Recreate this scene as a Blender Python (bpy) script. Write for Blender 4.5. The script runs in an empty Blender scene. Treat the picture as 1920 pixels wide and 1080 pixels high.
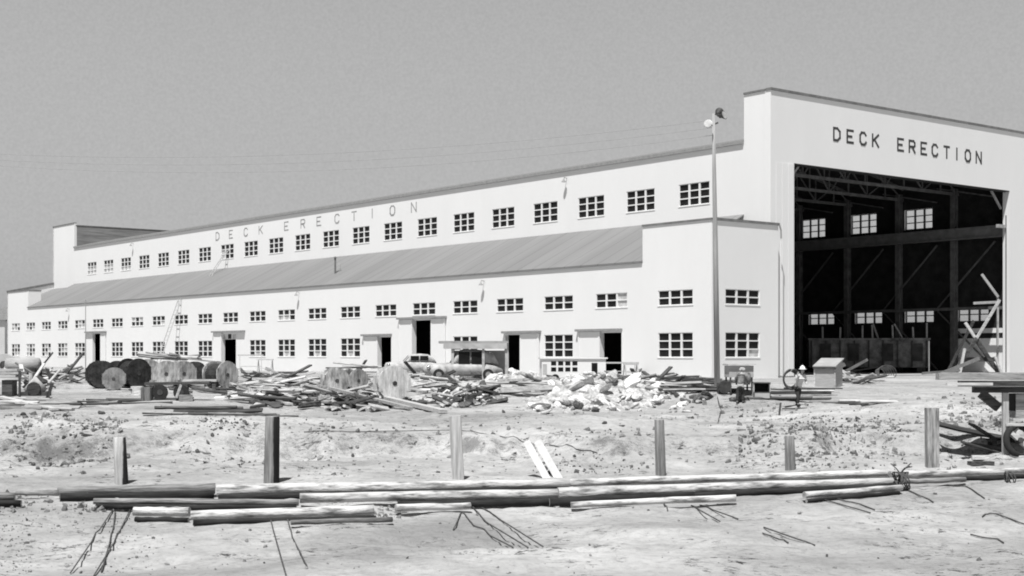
import bpy, bmesh, math, random
import numpy as np
from mathutils import Vector, Matrix, Euler, noise as mnoise
R = random.Random(7)
C = bpy.context.scene.collection
# ------------------------------------------------------------------ survey data (measured scale: metres)
F = 2649.2; HZ = 665.4; CX = 960.0          # focal length and horizon of the 1920 px survey frame
TH = 0.6712                                  # heading of the building
EYE = 4.8                                    # eye height above the ditch
BASE = EYE - 1.5                             # building floor level
AX, AY = 13.076, 92.5                        # near corner of the annex
W = 6.528                                    # annex width
HW = 31.55                                   # hall width
L = 134.8                                    # length
BX, BY = math.cos(TH), math.sin(TH)          # across the building
TX, TY = -math.sin(TH), math.cos(TH)         # along the building

def t_at(u, b):
    k = (u-CX)/F; ox = AX+b*BX; oy = AY+b*BY
    return (ox-k*oy)/(k*TY-TX)
def b_at(u, t):
    k = (u-CX)/F; ox = AX+t*TX; oy = AY+t*TY
    return (k*oy-ox)/(BX-k*BY)
def z_at(v, b, t):
    return 1.5 + (HZ-v)/F*(AY+b*BY+t*TY)
def bw(b, t, z=0):
    return (AX+b*BX+t*TX, AY+b*BY+t*TY, BASE+z)

# ------------------------------------------------------------------ terrain
def _hash(ix, iy, s):
    h = np.sin(ix*127.1+iy*311.7+s*74.7)*43758.5453
    return h-np.floor(h)
def vnoise(x, y, s=0):
    ix = np.floor(x); iy = np.floor(y); fx = x-ix; fy = y-iy
    fx = fx*fx*(3-2*fx); fy = fy*fy*(3-2*fy)
    a = _hash(ix, iy, s); b = _hash(ix+1, iy, s); c = _hash(ix, iy+1, s); d = _hash(ix+1, iy+1, s)
    return (a+(b-a)*fx)*(1-fy)+(c+(d-c)*fx)*fy-0.5
PY = np.array([-400, 10, 20, 29, 34, 37.5, 41, 43.5, 45.5, 47.6, 48.5, 58, 64, 69, 74, 79, 85, 90, 9999.])
PZ = np.array([-5.3, -5.0, -4.85, -4.5, -4.22, -3.98, -3.72, -3.6, -3.46, -3.32, -2.74, -2.52, -2.33, -2.08, -1.86, -1.68, -1.56, -1.52, -1.52])
MOUNDS = [(-15.0, 46.5, 2.4, 1.6, -.42), (-11, 50.5, 5, 1.2, .16), (10.3, 66, 2.6, 2.0, .55), (17.5, 57, 5.0, 2.6, .62), (12.5, 60, 3.0, 2.0, .3), (-9, 53, 3.5, 1.5, .3), (2.5, 53, 3, 1.6, .25), (-18, 52, 3, 1.5, .35), (6.5, 49, 2.2, 1.6, -.3), (-8.0, 47.5, 1.8, 1.2, -.35), (20, 62, 4, 2.5, .4),
          (3.9, 65.5, 3.6, 1.8, .45), (-1.0, 67, 2.6, 1.6, .22), (-3.6, 36.2, .5, .8, .2), (-14.3, 36.5, 2.2, 1.6, .25), (6.0, 37.2, 2.0, 1.0, .12),
          (12.8, 39.5, 1.4, .6, .16), (20.5, 52, 3.0, 2.2, .5), (-6.5, 71, 4.5, 1.6, .22), (-18.5, 38.8, 2.2, .7, -.2)]
TRENCH = []
def ground(x, y, dig=False):
    x = np.asarray(x, float); y = np.asarray(y, float)
    z = np.interp(y+(2.6*vnoise(x/3.3, y/9, 3)+1.2*vnoise(x/.9, y/3, 13))*np.clip((56-y)/6, 0, 1)*np.clip((y-44)/2, 0, 1), PY, PZ)
    bank = np.clip(1-np.abs(y-49)/8, 0, 1)
    near = np.clip((88-y)/25, 0, 1)
    front = np.clip((42-y)/6, 0, 1)
    z = z + near*(.20*vnoise(x/4.1, y/3.7, 1)+.11*vnoise(x/1.5, y/1.2, 2))
    cl = np.clip(vnoise(x/3.0, y/2.2, 31)*3+.45, 0, 1)
    z = z + bank*(.22*vnoise(x/.9, y/.7, 5) + (.05+.22*cl)*vnoise(x/.36, y/.3, 6)) + near*cl*.05*np.abs(vnoise(x/.5, y/.4, 33))
    for ox in (0, 1.5):                      # cart ruts crossing the near ground
        yr = 31.2+ox+.05*x+.5*np.sin(x*.13); z = z-.05*np.exp(-((y-yr)/.16)**2)*(1+vnoise(x/.5, y*0, 41))+.03*np.exp(-((y-yr-.3)/.14)**2)
    for ox in (0, 1.6):
        yr = 55.5+ox-.03*x+.6*np.sin(x*.11); z = z-.07*np.exp(-((y-yr)/.2)**2)+.05*np.exp(-((y-yr-.4)/.2)**2)
    z = z + near*(.028*vnoise(x/.33, y/.3, 7)) + near*.045*vnoise(x/5.0, y/.45, 8) + front*.10*vnoise(x/.8, y/.8, 9) + front*.04*vnoise(x/.26, y/.26, 10)
    for mx, my, sx, sy, h in MOUNDS:
        z = z + h*np.exp(-((x-mx)/sx)**2-((y-my)/sy)**2)
    if dig:
        tr_ = np.zeros_like(z)
        for (a, c, ra) in TRENCH:
            dx, dy = c.x-a.x, c.y-a.y; L2 = dx*dx+dy*dy
            s = np.clip(((x-a.x)*dx+(y-a.y)*dy)/L2, 0, 1)
            dd = np.hypot(x-a.x-s*dx, y-a.y-s*dy)
            tr_ = np.maximum(tr_, np.exp(-(dd/(ra*.9))**2)*.12*(.9+1.6*vnoise(x/.9, y/.9, 21)))
        z = z-tr_
    # building pad
    bb = (x-AX)*BX+(y-AY)*BY; tt = (x-AX)*TX+(y-AY)*TY
    d = np.maximum(np.maximum(-bb, bb-(W+HW)), np.maximum(-tt, tt-L))
    k = np.clip(d/5, 0, 1)
    z = z*k + (-1.56)*(1-k)
    return z+EYE
def gz(x, y): return float(ground(x, y))
def G(u, v):
    """where the sight line through survey mark (u, v) meets the ground"""
    k = (u-CX)/F; m = (v-HZ)/F
    ys = np.arange(20, 260, .05); g = ground(k*ys, ys)
    ray = EYE-m*ys
    i = int(np.argmax(ray <= g))
    if i == 0: i = len(ys)-1
    y = float(ys[i]); return Vector((k*y, y, float(g[i])))
def S(p): return F/p.y                       # survey px per metre at a point

# ------------------------------------------------------------------ materials (a black and white world)
MATS = {}
def mat(name, v, v2=None, scale=3.0, rough=.85, bump=0, bscale=20, metal=0, rnd=0, stretch=(1, 1, 1), detail=5, spec=.3, coord='Object', ramp=(.35, .65)):
    if name in MATS: return MATS[name]
    m = bpy.data.materials.new(name); m.use_nodes = True
    n = m.node_tree.nodes; l = m.node_tree.links; p = n['Principled BSDF']
    p.inputs['Roughness'].default_value = rough; p.inputs['Metallic'].default_value = metal
    p.inputs['Specular IOR Level'].default_value = spec
    tc = n.new('ShaderNodeTexCoord'); mp = n.new('ShaderNodeMapping'); mp.inputs['Scale'].default_value = stretch
    l.new(tc.outputs[coord], mp.inputs[0])
    no = n.new('ShaderNodeTexNoise'); no.inputs['Scale'].default_value = scale; no.inputs['Detail'].default_value = detail
    no.inputs['Roughness'].default_value = .65
    l.new(mp.outputs[0], no.inputs['Vector'])
    cr = n.new('ShaderNodeValToRGB'); e = cr.color_ramp.elements
    v2 = v if v2 is None else v2
    e[0].position, e[1].position = ramp; e[0].color = (v, v, v, 1); e[1].color = (v2, v2, v2, 1)
    l.new(no.outputs['Fac'], cr.inputs[0]); out = cr.outputs[0]
    if rnd:
        oi = n.new('ShaderNodeObjectInfo'); mr = n.new('ShaderNodeMapRange')
        mr.inputs['To Min'].default_value = 1-rnd; mr.inputs['To Max'].default_value = 1+rnd
        l.new(oi.outputs['Random'], mr.inputs['Value'])
        mx = n.new('ShaderNodeVectorMath'); mx.operation = 'SCALE'
        l.new(out, mx.inputs[0]); l.new(mr.outputs[0], mx.inputs['Scale']); out = mx.outputs[0]
    l.new(out, p.inputs['Base Color'])
    if bump:
        b = n.new('ShaderNodeBump'); b.inputs['Strength'].default_value = bump; b.inputs['Distance'].default_value = .05
        nb = n.new('ShaderNodeTexNoise'); nb.inputs['Scale'].default_value = bscale; nb.inputs['Detail'].default_value = 6
        l.new(mp.outputs[0], nb.inputs['Vector']); l.new(nb.outputs['Fac'], b.inputs['Height']); l.new(b.outputs[0], p.inputs['Normal'])
    MATS[name] = m; return m
M_wall = mat('white_painted_boards', .735, .76, .35, .7, .15, 3, stretch=(1, 1, .35), detail=8)
M_wall2 = mat('white_painted_trim', .72, .77, .8, .6)
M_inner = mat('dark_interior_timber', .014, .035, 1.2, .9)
M_cap = mat('grey_coping', .13, .2, 2)
M_track = mat('door_track_steel', .22, .3, 3)
M_glass = mat('dark_window_glass', .006, .02, .9, .45, spec=.15)
M_pale = mat('whitened_reflecting_glass', .25, .6, 1.5, .5)  # whitened panes; on the far-end windows it paints a reflection
M_let = mat('black_lettering', .03, .07, 4, .7)
M_let2 = mat('faded_grey_lettering', .18, .38, 2, .8)
M_steel = mat('dark_rusty_steel', .02, .06, 1.6, .7, .3, 8)
M_ibeam = mat('interior_steel', .09, .17, 1.5, .7)
M_conc = mat('worn_concrete', .30, .42, .7, .9, .1, 8)
M_plank = mat('weathered_plank', .22, .5, 2.2, .85, .4, 6, rnd=.5, stretch=(.6, 6, 6))
M_plankd = mat('dark_wet_plank', .025, .10, 2.2, .85, .4, 6, rnd=.4, stretch=(.6, 6, 6))
M_plankl = mat('fresh_sawn_plank', .36, .62, 2.2, .85, .3, 6, rnd=.15, stretch=(.6, 6, 6))
M_post = mat('weathered_post', .09, .42, 3.0, .9, .6, 9, stretch=(3, 3, .35), rnd=.15)
M_log = mat('peeled_log', .13, .52, 2.2, .8, .6, 6, stretch=(2.5, 2.5, .5), rnd=.15, ramp=(.36, .52))
M_logd = mat('barked_log', .07, .32, 2.2, .8, .5, 6, stretch=(4, 4, .4), rnd=.2)
M_end = mat('log_end_grain', .2, .45, 8)
M_reel = mat('reel_timber', .16, .6, 2.0, .85, .5, 6, rnd=.15, stretch=(3, 2.2, .7))
M_reeld = mat('tarred_reel', .015, .06, 2.4, .8, .4, 6, rnd=.2)
M_cable = mat('black_cable', .012, .04, 6, .6, .6, 30, stretch=(1, 1, 8))
M_iron = mat('iron', .03, .08, 4, .6)
M_rod = mat('rusty_rod', .04, .10, 6, .7)
M_sack = mat('cement_dusted_lump', .36, .72, 3.0, .95, .8, 7, rnd=.35)
M_lumpd = mat('dark_broken_lump', .05, .2, 3.5, .95, .6, 7, rnd=.3)
M_paintl = mat('pale_car_paint', .26, .46, 2.5, .6, spec=.5)
M_paintw = mat('white_car_paint', .66, .74, 1.5, .3, spec=.5)
M_rub = mat('tyre_rubber', .015, .03, 5, .8)
M_chrome = mat('chrome', .5, .6, 3, .25, metal=.9)
M_canvas = mat('grey_canvas', .36, .48, 1.5, .9)
M_pole = mat('pole_wood', .27, .4, 2, .85, .3, 10, stretch=(6, 6, .25))
M_skin = mat('skin', .3, .4, 6, .6)
M_shirt = mat('pale_shirt', .5, .62, 8, .9, .4, 14)
M_trou = mat('dark_trousers', .02, .05, 8, .9, .4, 14)
M_coat = mat('grey_work_coat', .10, .22, 8, .9, .4, 14)
M_hat = mat('white_hat', .75, .82, 8, .7)
M_hair = mat('dark_hair', .02, .03, 8, .8)
M_hut = mat('hut_boards', .30, .42, 2.5, .9, .4, 12, stretch=(1, 1, 7))
M_hutroof = mat('hut_roof_felt', .28, .36, 2, .9)
M_deck = mat('deck_timber', .2, .4, 1.5, .9, .5, 8, stretch=(.8, 5, 5))
M_far = mat('far_wall', .5, .6, .2)

def roofmat():
    m = mat('shed_roofing', .165, .215, .33, .85, .12, 6, stretch=(.12, 1, .12), detail=6, ramp=(.3, .72)); n = m.node_tree.nodes; l = m.node_tree.links
    p = n['Principled BSDF']; src = p.inputs['Base Color'].links[0].from_socket
    tc = [x for x in n if x.type == 'TEX_COORD'][0]
    sx = n.new('ShaderNodeSeparateXYZ'); l.new(tc.outputs['Object'], sx.inputs[0])
    md = n.new('ShaderNodeMath'); md.operation = 'MODULO'; md.inputs[1].default_value = 1.83
    gt = n.new('ShaderNodeMath'); gt.operation = 'LESS_THAN'; gt.inputs[1].default_value = .10
    l.new(sx.outputs['Y'], md.inputs[0]); l.new(md.outputs[0], gt.inputs[0])
    mr = n.new('ShaderNodeMapRange'); mr.inputs['To Min'].default_value = 1; mr.inputs['To Max'].default_value = .72
    l.new(gt.outputs[0], mr.inputs['Value'])
    mx = n.new('ShaderNodeVectorMath'); mx.operation = 'SCALE'
    l.new(src, mx.inputs[0]); l.new(mr.outputs[0], mx.inputs['Scale']); l.new(mx.outputs[0], p.inputs['Base Color'])
    return m
M_roof = roofmat()

def groundmat():
    m = bpy.data.materials.new('dry_sandy_earth'); m.use_nodes = True
    n = m.node_tree.nodes; l = m.node_tree.links; p = n['Principled BSDF']
    p.inputs['Roughness'].default_value = .95; p.inputs['Specular IOR Level'].default_value = .1
    tc = n.new('ShaderNodeTexCoord')
    def noi(s, d=6, st=(1, 1, 1), r=.6):
        mp = n.new('ShaderNodeMapping'); mp.inputs['Scale'].default_value = st; l.new(tc.outputs['Object'], mp.inputs[0])
        x = n.new('ShaderNodeTexNoise'); x.inputs['Scale'].default_value = s; x.inputs['Detail'].default_value = d; x.inputs['Roughness'].default_value = r
        l.new(mp.outputs[0], x.inputs['Vector']); return x.outputs['Fac']
    def ramp(s, a, b, va, vb):
        c = n.new('ShaderNodeValToRGB'); e = c.color_ramp.elements; e[0].position = a; e[1].position = b
        e[0].color = (va, va, va, 1); e[1].color = (vb, vb, vb, 1); l.new(s, c.inputs[0]); return c.outputs[0]
    def mul(a, b):
        x = n.new('ShaderNodeMix'); x.data_type = 'RGBA'; x.blend_type = 'MULTIPLY'; x.inputs[0].default_value = 1
        l.new(a, x.inputs[6]); l.new(b, x.inputs[7]); return x.outputs[2]
    base = ramp(noi(.25, 8), .3, .7, .33, .455)
    fine = ramp(noi(5, 9, (.8, 1.2, 1), .8), .36, .52, .74, 1.04)
    speck = ramp(noi(3.2, 8, (.8, 1.6, 1), .8), .40, .46, .12, 1.0)  # dark specks paint the small shadows of rough dirt
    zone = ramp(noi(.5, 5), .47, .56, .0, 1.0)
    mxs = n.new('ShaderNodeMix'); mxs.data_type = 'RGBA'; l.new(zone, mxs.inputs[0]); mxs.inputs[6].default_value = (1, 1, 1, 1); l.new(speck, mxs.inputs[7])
    streak = ramp(noi(1.2, 5, (.3, 1.6, 1), .6), .33, .5, .92, 1.0)
    big = ramp(noi(.16, 7, (1, 1.6, 1), .7), .38, .60, .68, 1.08)
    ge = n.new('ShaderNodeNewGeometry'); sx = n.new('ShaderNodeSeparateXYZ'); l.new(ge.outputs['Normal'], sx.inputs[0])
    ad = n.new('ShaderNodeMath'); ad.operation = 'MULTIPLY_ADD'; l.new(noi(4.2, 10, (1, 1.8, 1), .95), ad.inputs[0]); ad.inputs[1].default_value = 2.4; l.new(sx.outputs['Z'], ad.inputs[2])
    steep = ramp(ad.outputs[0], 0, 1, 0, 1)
    mrs = n.new('ShaderNodeMapRange'); mrs.inputs['From Min'].default_value = 1.86; mrs.inputs['From Max'].default_value = 1.97; mrs.inputs['To Min'].default_value = .55; mrs.inputs['To Max'].default_value = 1.0  # steep faces darkened in colour, painting the scarp's crevice shade
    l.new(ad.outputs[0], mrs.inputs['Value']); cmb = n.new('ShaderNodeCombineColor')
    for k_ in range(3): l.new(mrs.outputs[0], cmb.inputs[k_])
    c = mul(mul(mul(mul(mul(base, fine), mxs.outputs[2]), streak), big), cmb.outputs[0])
    l.new(c, p.inputs['Base Color'])
    b = n.new('ShaderNodeBump'); b.inputs['Strength'].default_value = .8; b.inputs['Distance'].default_value = .10
    l.new(noi(3.0, 10, (1, 1, 1), .72), b.inputs['Height']); l.new(b.outputs[0], p.inputs['Normal'])
    return m
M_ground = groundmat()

# ------------------------------------------------------------------ mesh helpers
class MB:
    def __init__(s): s.v = []; s.f = []; s.m = []; s.mats = []
    def _mi(s, m):
        if m not in s.mats: s.mats.append(m)
        return s.mats.index(m)
    def add(s, vs, fs, m):
        o = len(s.v); s.v += [tuple(v) for v in vs]; s.f += [tuple(i+o for i in f) for f in fs]; s.m += [s._mi(m)]*len(fs); return s
    def box(s, x0, x1, y0, y1, z0, z1, m, M=None):
        vs = [(x, y, z) for z in (z0, z1) for y in (y0, y1) for x in (x0, x1)]
        if M: vs = [M @ Vector(v) for v in vs]
        return s.add(vs, [(0, 2, 3, 1), (4, 5, 7, 6), (0, 1, 5, 4), (2, 6, 7, 3), (0, 4, 6, 2), (1, 3, 7, 5)], m)
    def bar(s, a, b, w, h, m, up=(0, 0, 1)):
        a = Vector(a); b = Vector(b); d = (b-a); ln = d.length; d.normalize(); up = Vector(up)
        if abs(d.dot(up)) > .98: up = Vector((0, 1, 0))
        x = d.cross(up).normalized(); z = x.cross(d)
        vs = []
        for q in (a, b):
            for i, j in ((-1, -1), (1, -1), (1, 1), (-1, 1)): vs.append(q+x*(i*w/2)+z*(j*h/2))
        return s.add(vs, [(0, 1, 2, 3), (7, 6, 5, 4), (0, 4, 5, 1), (1, 5, 6, 2), (2, 6, 7, 3), (3, 7, 4, 0)], m)
    def tube(s, pts, r, m, n=8, cap=None):
        pts = [Vector(p) for p in pts]; rs = r if isinstance(r, (list, tuple)) else [r]*len(pts)
        vs = []; fs = []; ref = Vector((0, 0, 1))
        d0 = (pts[1]-pts[0]).normalized()
        if abs(d0.dot(ref)) > .9: ref = Vector((1, 0, 0))
        for i, p in enumerate(pts):
            d = (pts[min(i+1, len(pts)-1)]-pts[max(i-1, 0)]).normalized()
            x = d.cross(ref)
            if x.length < 1e-4: x = Vector((1, 0, 0))
            x.normalize(); y = x.cross(d)
            for k in range(n):
                a = 2*math.pi*k/n; vs.append(p+(x*math.cos(a)+y*math.sin(a))*rs[i])
        for i in range(len(pts)-1):
            for k in range(n):
                fs.append((i*n+k, i*n+(k+1) % n, (i+1)*n+(k+1) % n, (i+1)*n+k))
        s.add(vs, fs, m)
        q = cap or m; o = len(s.v)-len(vs)
        s.f.append(tuple(o+k for k in range(n))[::-1]); s.m.append(s._mi(q))
        s.f.append(tuple(o+(len(pts)-1)*n+k for k in range(n))); s.m.append(s._mi(q)); return s
    def sphere(s, c, r, m, sc=(1, 1, 1), n=10):
        vs = []; fs = []
        for i in range(n//2+1):
            p = math.pi*i/(n//2)
            for k in range(n):
                a = 2*math.pi*k/n
                vs.append((c[0]+r*sc[0]*math.sin(p)*math.cos(a), c[1]+r*sc[1]*math.sin(p)*math.sin(a), c[2]+r*sc[2]*math.cos(p)))
        for i in range(n//2):
            for k in range(n): fs.append((i*n+k, (i+1)*n+k, (i+1)*n+(k+1) % n, i*n+(k+1) % n))
        return s.add(vs, fs, m)
    def build(s, name, parent=None, smooth=False, loc=None):
        me = bpy.data.meshes.new(name); me.from_pydata(s.v, [], s.f)
        for m in s.mats: me.materials.append(m)
        me.polygons.foreach_set('material_index', s.m)
        if smooth: me.polygons.foreach_set('use_smooth', [True]*len(s.f))
        me.update(); bm = bmesh.new(); bm.from_mesh(me); bmesh.ops.recalc_face_normals(bm, faces=bm.faces)
        bm.to_mesh(me); bm.free()
        o = bpy.data.objects.new(name, me); C.objects.link(o)
        if parent: o.parent = parent
        if loc is not None: o.location = loc
        return o
def tag(o, label=None, cat=None, group=None, kind=None):
    if label: o['label'] = label
    if cat: o['category'] = cat
    if group: o['group'] = group
    if kind: o['kind'] = kind
    return o
def empty(name, loc, rz=0, label=None, cat=None, group=None, rot=None):
    o = bpy.data.objects.new(name, None); C.objects.link(o); o.location = loc; o.rotation_euler = rot or (0, 0, rz)
    o.empty_display_size = .2
    return tag(o, label, cat, group)
def kids(o): return [c for c in C.objects if c.parent is o]
def copy_tree(o, parent=None):
    c = o.copy(); C.objects.link(c); c.parent = parent
    for ch in kids(o): copy_tree(ch, c)
    return c

# ------------------------------------------------------------------ ground sheet
def rng(a, b, st): return list(np.arange(a, b, st))
# ------------------------------------------------------------------ the building
bld = empty('assembly_hall', bw(0, 0, 0), TH, 'long white shipyard hall with a lower side wing and a huge open front doorway', 'building')
def wall(name, length, z0, z1, holes, thick, frame, mo=None, mi=None, kids_of=None):
    """wall in a local (s, z) plane; frame(s, d, z) maps to building coordinates; d=0 outer face, d=thick inner face. holes (s0,s1,za,zb)"""
    mo = mo or M_wall; mi = mi or M_inner; b = MB()
    s0, s1 = length
    S_ = sorted(set([s0, s1]+[h[0] for h in holes]+[h[1] for h in holes])); Z_ = sorted(set([z0, z1]+[h[2] for h in holes]+[h[3] for h in holes]))
    S_ = [s for s in S_ if s0 <= s <= s1]; Z_ = [z for z in Z_ if z0 <= z <= z1]
    def hole(s, z): return any(h[0] < s < h[1] and h[2] < z < h[3] for h in holes)
    for i in range(len(S_)-1):
        for j in range(len(Z_)-1):
            a, c, e, f = S_[i], S_[i+1], Z_[j], Z_[j+1]
            if hole((a+c)/2, (e+f)/2): continue
            b.add([frame(a, 0, e), frame(c, 0, e), frame(c, 0, f), frame(a, 0, f)], [(0, 1, 2, 3)], mo)
            b.add([frame(a, thick, e), frame(c, thick, e), frame(c, thick, f), frame(a, thick, f)], [(3, 2, 1, 0)], mi)
    def rev(a, e, c, f): b.add([frame(a, 0, e), frame(c, 0, f), frame(c, thick, f), frame(a, thick, e)], [(0, 1, 2, 3)], mo)
    for h in holes+[(s0, s1, z0, z1)]:
        a, c, e, f = h
        rev(a, e, c, e); rev(c, e, c, f); rev(c, f, a, f); rev(a, f, a, e)
    me = bpy.data.meshes.new(name); me.from_pydata([tuple(v) for v in b.v], [], b.f)
    for m in b.mats: me.materials.append(m)
    me.polygons.foreach_set('material_index', b.m); me.update()
    o = bpy.data.objects.new(name, me); C.objects.link(o); o.parent = bld; return o

def window_at(c, z0, z1, w, rows, axis, out=-1, glass=None, pale=None, cols=3, vb=.17, hb=.08, parent=None, sill=True, framemat=None):
    """window: frame mesh + pane child; c=(b,t) centre on the wall face; axis 't' along the side wall or 'b' along the front"""
    fm = framemat or M_wall2
    def Q(s, d, z):  # s along, d outward
        return (d*out, s, z) if axis == 't' else (s, d*out, z)
    b = MB(); g = MB()
    pw = w/cols; ph = (z1-z0)/rows
    def bx(mb, s0, s1, d0, d1, a, e, m):
        vs = [Q(s, d, z) for z in (a, e) for d in (d0, d1) for s in (s0, s1)]
        mb.add(vs, [(0, 2, 3, 1), (4, 5, 7, 6), (0, 1, 5, 4), (2, 6, 7, 3), (0, 4, 6, 2), (1, 3, 7, 5)], m)
    H = z1-z0; d0, d1 = -.14, -.03
    for i in range(cols+1):
        s = -w/2+i*pw; e = .06 if i in (0, cols) else vb/2
        a0 = s if i == 0 else s-e; a1 = s if i == cols else s+e
        bx(b, a0, a1, d0, d1, 0, H, fm)
    for j in range(rows+1):
        z = j*ph; e = .05 if j in (0, rows) else hb/2
        za = z if j == 0 else z-e; zb = z if j == rows else z+e
        for i in range(cols):
            sa = -w/2+i*pw+(.06 if i == 0 else vb/2); sb = -w/2+(i+1)*pw-(.06 if i == cols-1 else vb/2)
            bx(b, sa, sb, d0+.005, d1-.005, za, zb, fm)
    for i in range(cols):
        for j in range(rows):
            m = glass or M_glass
            if pale and pale(i, j): m = M_pale
            s0 = -w/2+i*pw; zz = j*ph
            g.add([Q(s0+.03, -.1, zz+.02), Q(s0+pw-.03, -.1, zz+.02), Q(s0+pw-.03, -.1, zz+ph-.02), Q(s0+.03, -.1, zz+ph-.02)], [(0, 1, 2, 3)], m)
    o = b.build('window', parent or bld); o.location = (c[0], c[1], z0)
    g.build('pane', o)
    if sill:
        k = MB(); bx(k, -w/2-.04, w/2+.04, 0.002, .035, -.06, -.005, fm); k.build('sill', o)
    return o

D1, D2, TF, TR = 2.45, 29.11, .667, 3.108
ZE, ZP, ZH, ZT, ZO, ZS = 7.855, 10.36, 16.45, 19.72, 14.88, 11.35
TBN = t_at(1205, 0)                    # end of the near raised block of the wing
TBF = t_at(52, 0)                      # start of the far raised block
up_t = [7.953+5.63*i for i in range(21)]
lo_t = [3.3575]+[3.3575+6.3575+5.794*i for i in range(22)]
# doors: (u0,u1,ztop, track u0,u1, z track, leaves)
doors = [(1127, 1166, 3.07, 1083, 1167, [(1086, 1127)]), (948, 977, 3.04, 945, 1015, [(977, 1012)]), (775, 810, 4.4, 748, 838, [(750, 775), (810, 836)]),
         (710, 734, 3.04, 681, 735, [(684, 710)]), (417, 443, 3.7, 400, 460, [(402, 417)]), (174, 190, 4.1, 162, 200, [(190, 199)])]
dh = [(t_at(d[1], 0), t_at(d[0], 0), -.1, d[2]) for d in doors]
# --- wing outer wall
upper = [(t-1.65, t+1.65, 4.85, 5.87) for t in lo_t]
skip = {1, 6, 12-1, 17-0}
low_idx = []
for i, t in enumerate(lo_t):
    if any(h[0]-.2 < t+1.6 and t-1.6 < h[1]+.2 for h in dh): continue
    low_idx.append(i)
lower = [(lo_t[i]-1.65, lo_t[i]+1.65, 1.33, 3.0) for i in low_idx]
fr = lambda s, d, z: (d, s, z)
wall('wing_wall', (0, L), -.3, ZE, upper+lower+dh, .3, fr)
wall('wing_parapet', (0, TBN), ZE, ZP, [], .3, fr, mi=M_wall)
wall('wing_parapet', (TBF, L), ZE, ZP-.15, [], .3, fr, mi=M_wall)
for i, t in enumerate(lo_t):
    r = random.Random(i)
    pf = None
    if i in (1,): pf = lambda a, b: a == 0 and b >= 0 and not (b == 0 and a == 1)
    if i >= 18: pf = (lambda rr: (lambda a, b: rr.random() < .45))(r)
    elif i in (9, 10, 13, 14, 15): pf = (lambda rr: (lambda a, b: rr.random() < .15))(r)
    window_at((0, t), 4.85, 5.87, 3.3, 2, 't', pale=pf)
for i in low_idx:
    r = random.Random(i+50); pf = None
    if i >= 18: pf = (lambda rr: (lambda a, b: rr.random() < .4))(r)
    elif i in (7, 8, 9, 10): pf = lambda a, b: b == 0 and a == 1
    elif i == 3: pf = lambda a, b: a == 1 and b == 1
    window_at((0, lo_t[i]), 1.33, 3.0, 3.3, 3, 't', pale=pf)
# --- wing front end wall (toward the camera) with two windows
cw = 2.98
wall('end_wall', (0.003, W), -.3, ZP, [(cw-1.68, cw+1.68, 4.85, 5.87), (cw-1.68, cw+1.68, 1.33, 3.0)], .3, lambda s, d, z: (s, d-.002, z), mi=M_wall)
window_at((cw, 0), 4.85, 5.87, 3.36, 2, 'b')
window_at((cw, 0), 1.33, 3.0, 3.36, 3, 'b', pale=lambda a, b: a == 2 and b == 0)
# wing side closure where it stands proud of the hall front
MB().box(W-.05, W+.002, .25, TF+.3, -.3, ZP-.01, M_wall).build('corner_board', bld)
# --- wing roofs
b = MB()
def slab(b, p, th, m):
    vs = [Vector(q) for q in p]; lo = [q-Vector((0, 0, th)) for q in vs]
    b.add(vs+lo, [(0, 1, 2, 3), (7, 6, 5, 4), (0, 4, 5, 1), (1, 5, 6, 2), (2, 6, 7, 3), (3, 7, 4, 0)], m)
slab(b, [(-.12, TBN+.01, ZE+.13), (W, TBN+.01, ZS), (W, TBF-.01, ZS), (-.12, TBF-.01, ZE+.13)], .13, M_roof)
b.build('shed_roof', bld)
b = MB(); slab(b, [(.31, TR, ZE+.3), (W, TR, ZS), (W, TBN, ZS), (.31, TBN, ZE+.3)], .1, M_roof); b.build('shed_roof', bld)
b = MB(); slab(b, [(.31, .31, ZP-.5), (W, .31, ZP-.5), (W, TR, ZP-.5), (.31, TR, ZP-.5)], .1, M_roof); b.build('flat_roof', bld)
# block end faces
b = MB(); b.box(0.004, .29, TBN-.02, TBN+.012, ZE, ZP-.002, M_wall); b.build('parapet_end', bld)
bfar = b_at(76, TBF)
b = MB(); b.box(.003, bfar, TBF-.2, TBF-.02, ZE-.1, ZP-.15, M_wall); b.build('parapet_return', bld)
b = MB(); b.box(-.03, bfar+.05, TBF-.24, TBF+.05, ZP-.15, ZP-.02, M_cap); b.build('coping', bld)
b = MB(); slab(b, [(.3, TBF, ZE+.35), (W, TBF, ZS-.4), (W, L-.4, ZS-.4), (.3, L-.4, ZE+.35)], .1, M_roof); b.build('shed_roof', bld)
# far end wall of the wing, its top rising to the hall
b = MB(); b.add([(0, L-.3, -.3), (W, L-.3, -.3), (W, L-.3, ZS+.25), (0, L-.3, ZP-.1), (0, L, -.3), (W, L, -.3), (W, L, ZS+.25), (0, L, ZP-.1)],
    [(0, 3, 2, 1), (4, 5, 6, 7), (3, 7, 6, 2), (0, 4, 7, 3)], M_wall); b.build('end_wall', bld)
b = MB(); b.bar((-.05, L-.15, ZP-.02), (W, L-.15, ZS+.35), .5, .3, M_cap); b.build('coping', bld)
# copings
def coping(p, q, w=.42, h=.13, name='coping'):
    b = MB(); b.bar(p, q, w, h, M_cap); b.build(name, bld)
coping((.14, -.06, ZP+.063), (.14, TBN+.03, ZP+.063))
coping((.35, .12, ZP+.068), (W+.08, .12, ZP+.068), .42, .17)
coping((.14, TBF, ZP-.085), (.14, L, ZP-.085))
# downpipe at the wing's end
b = MB(); b.tube([(W+.06, -.08, ZP), (W+.16, -.12, ZP-.35), (W+.18, -.12, ZP-.9)], .06, M_track, 6); b.build('spout', bld)
b = MB(); b.box(W+.15, W+.2, -.12, -.06, .1, ZP-.9, M_wall2); b.build('downpipe', bld)
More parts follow.
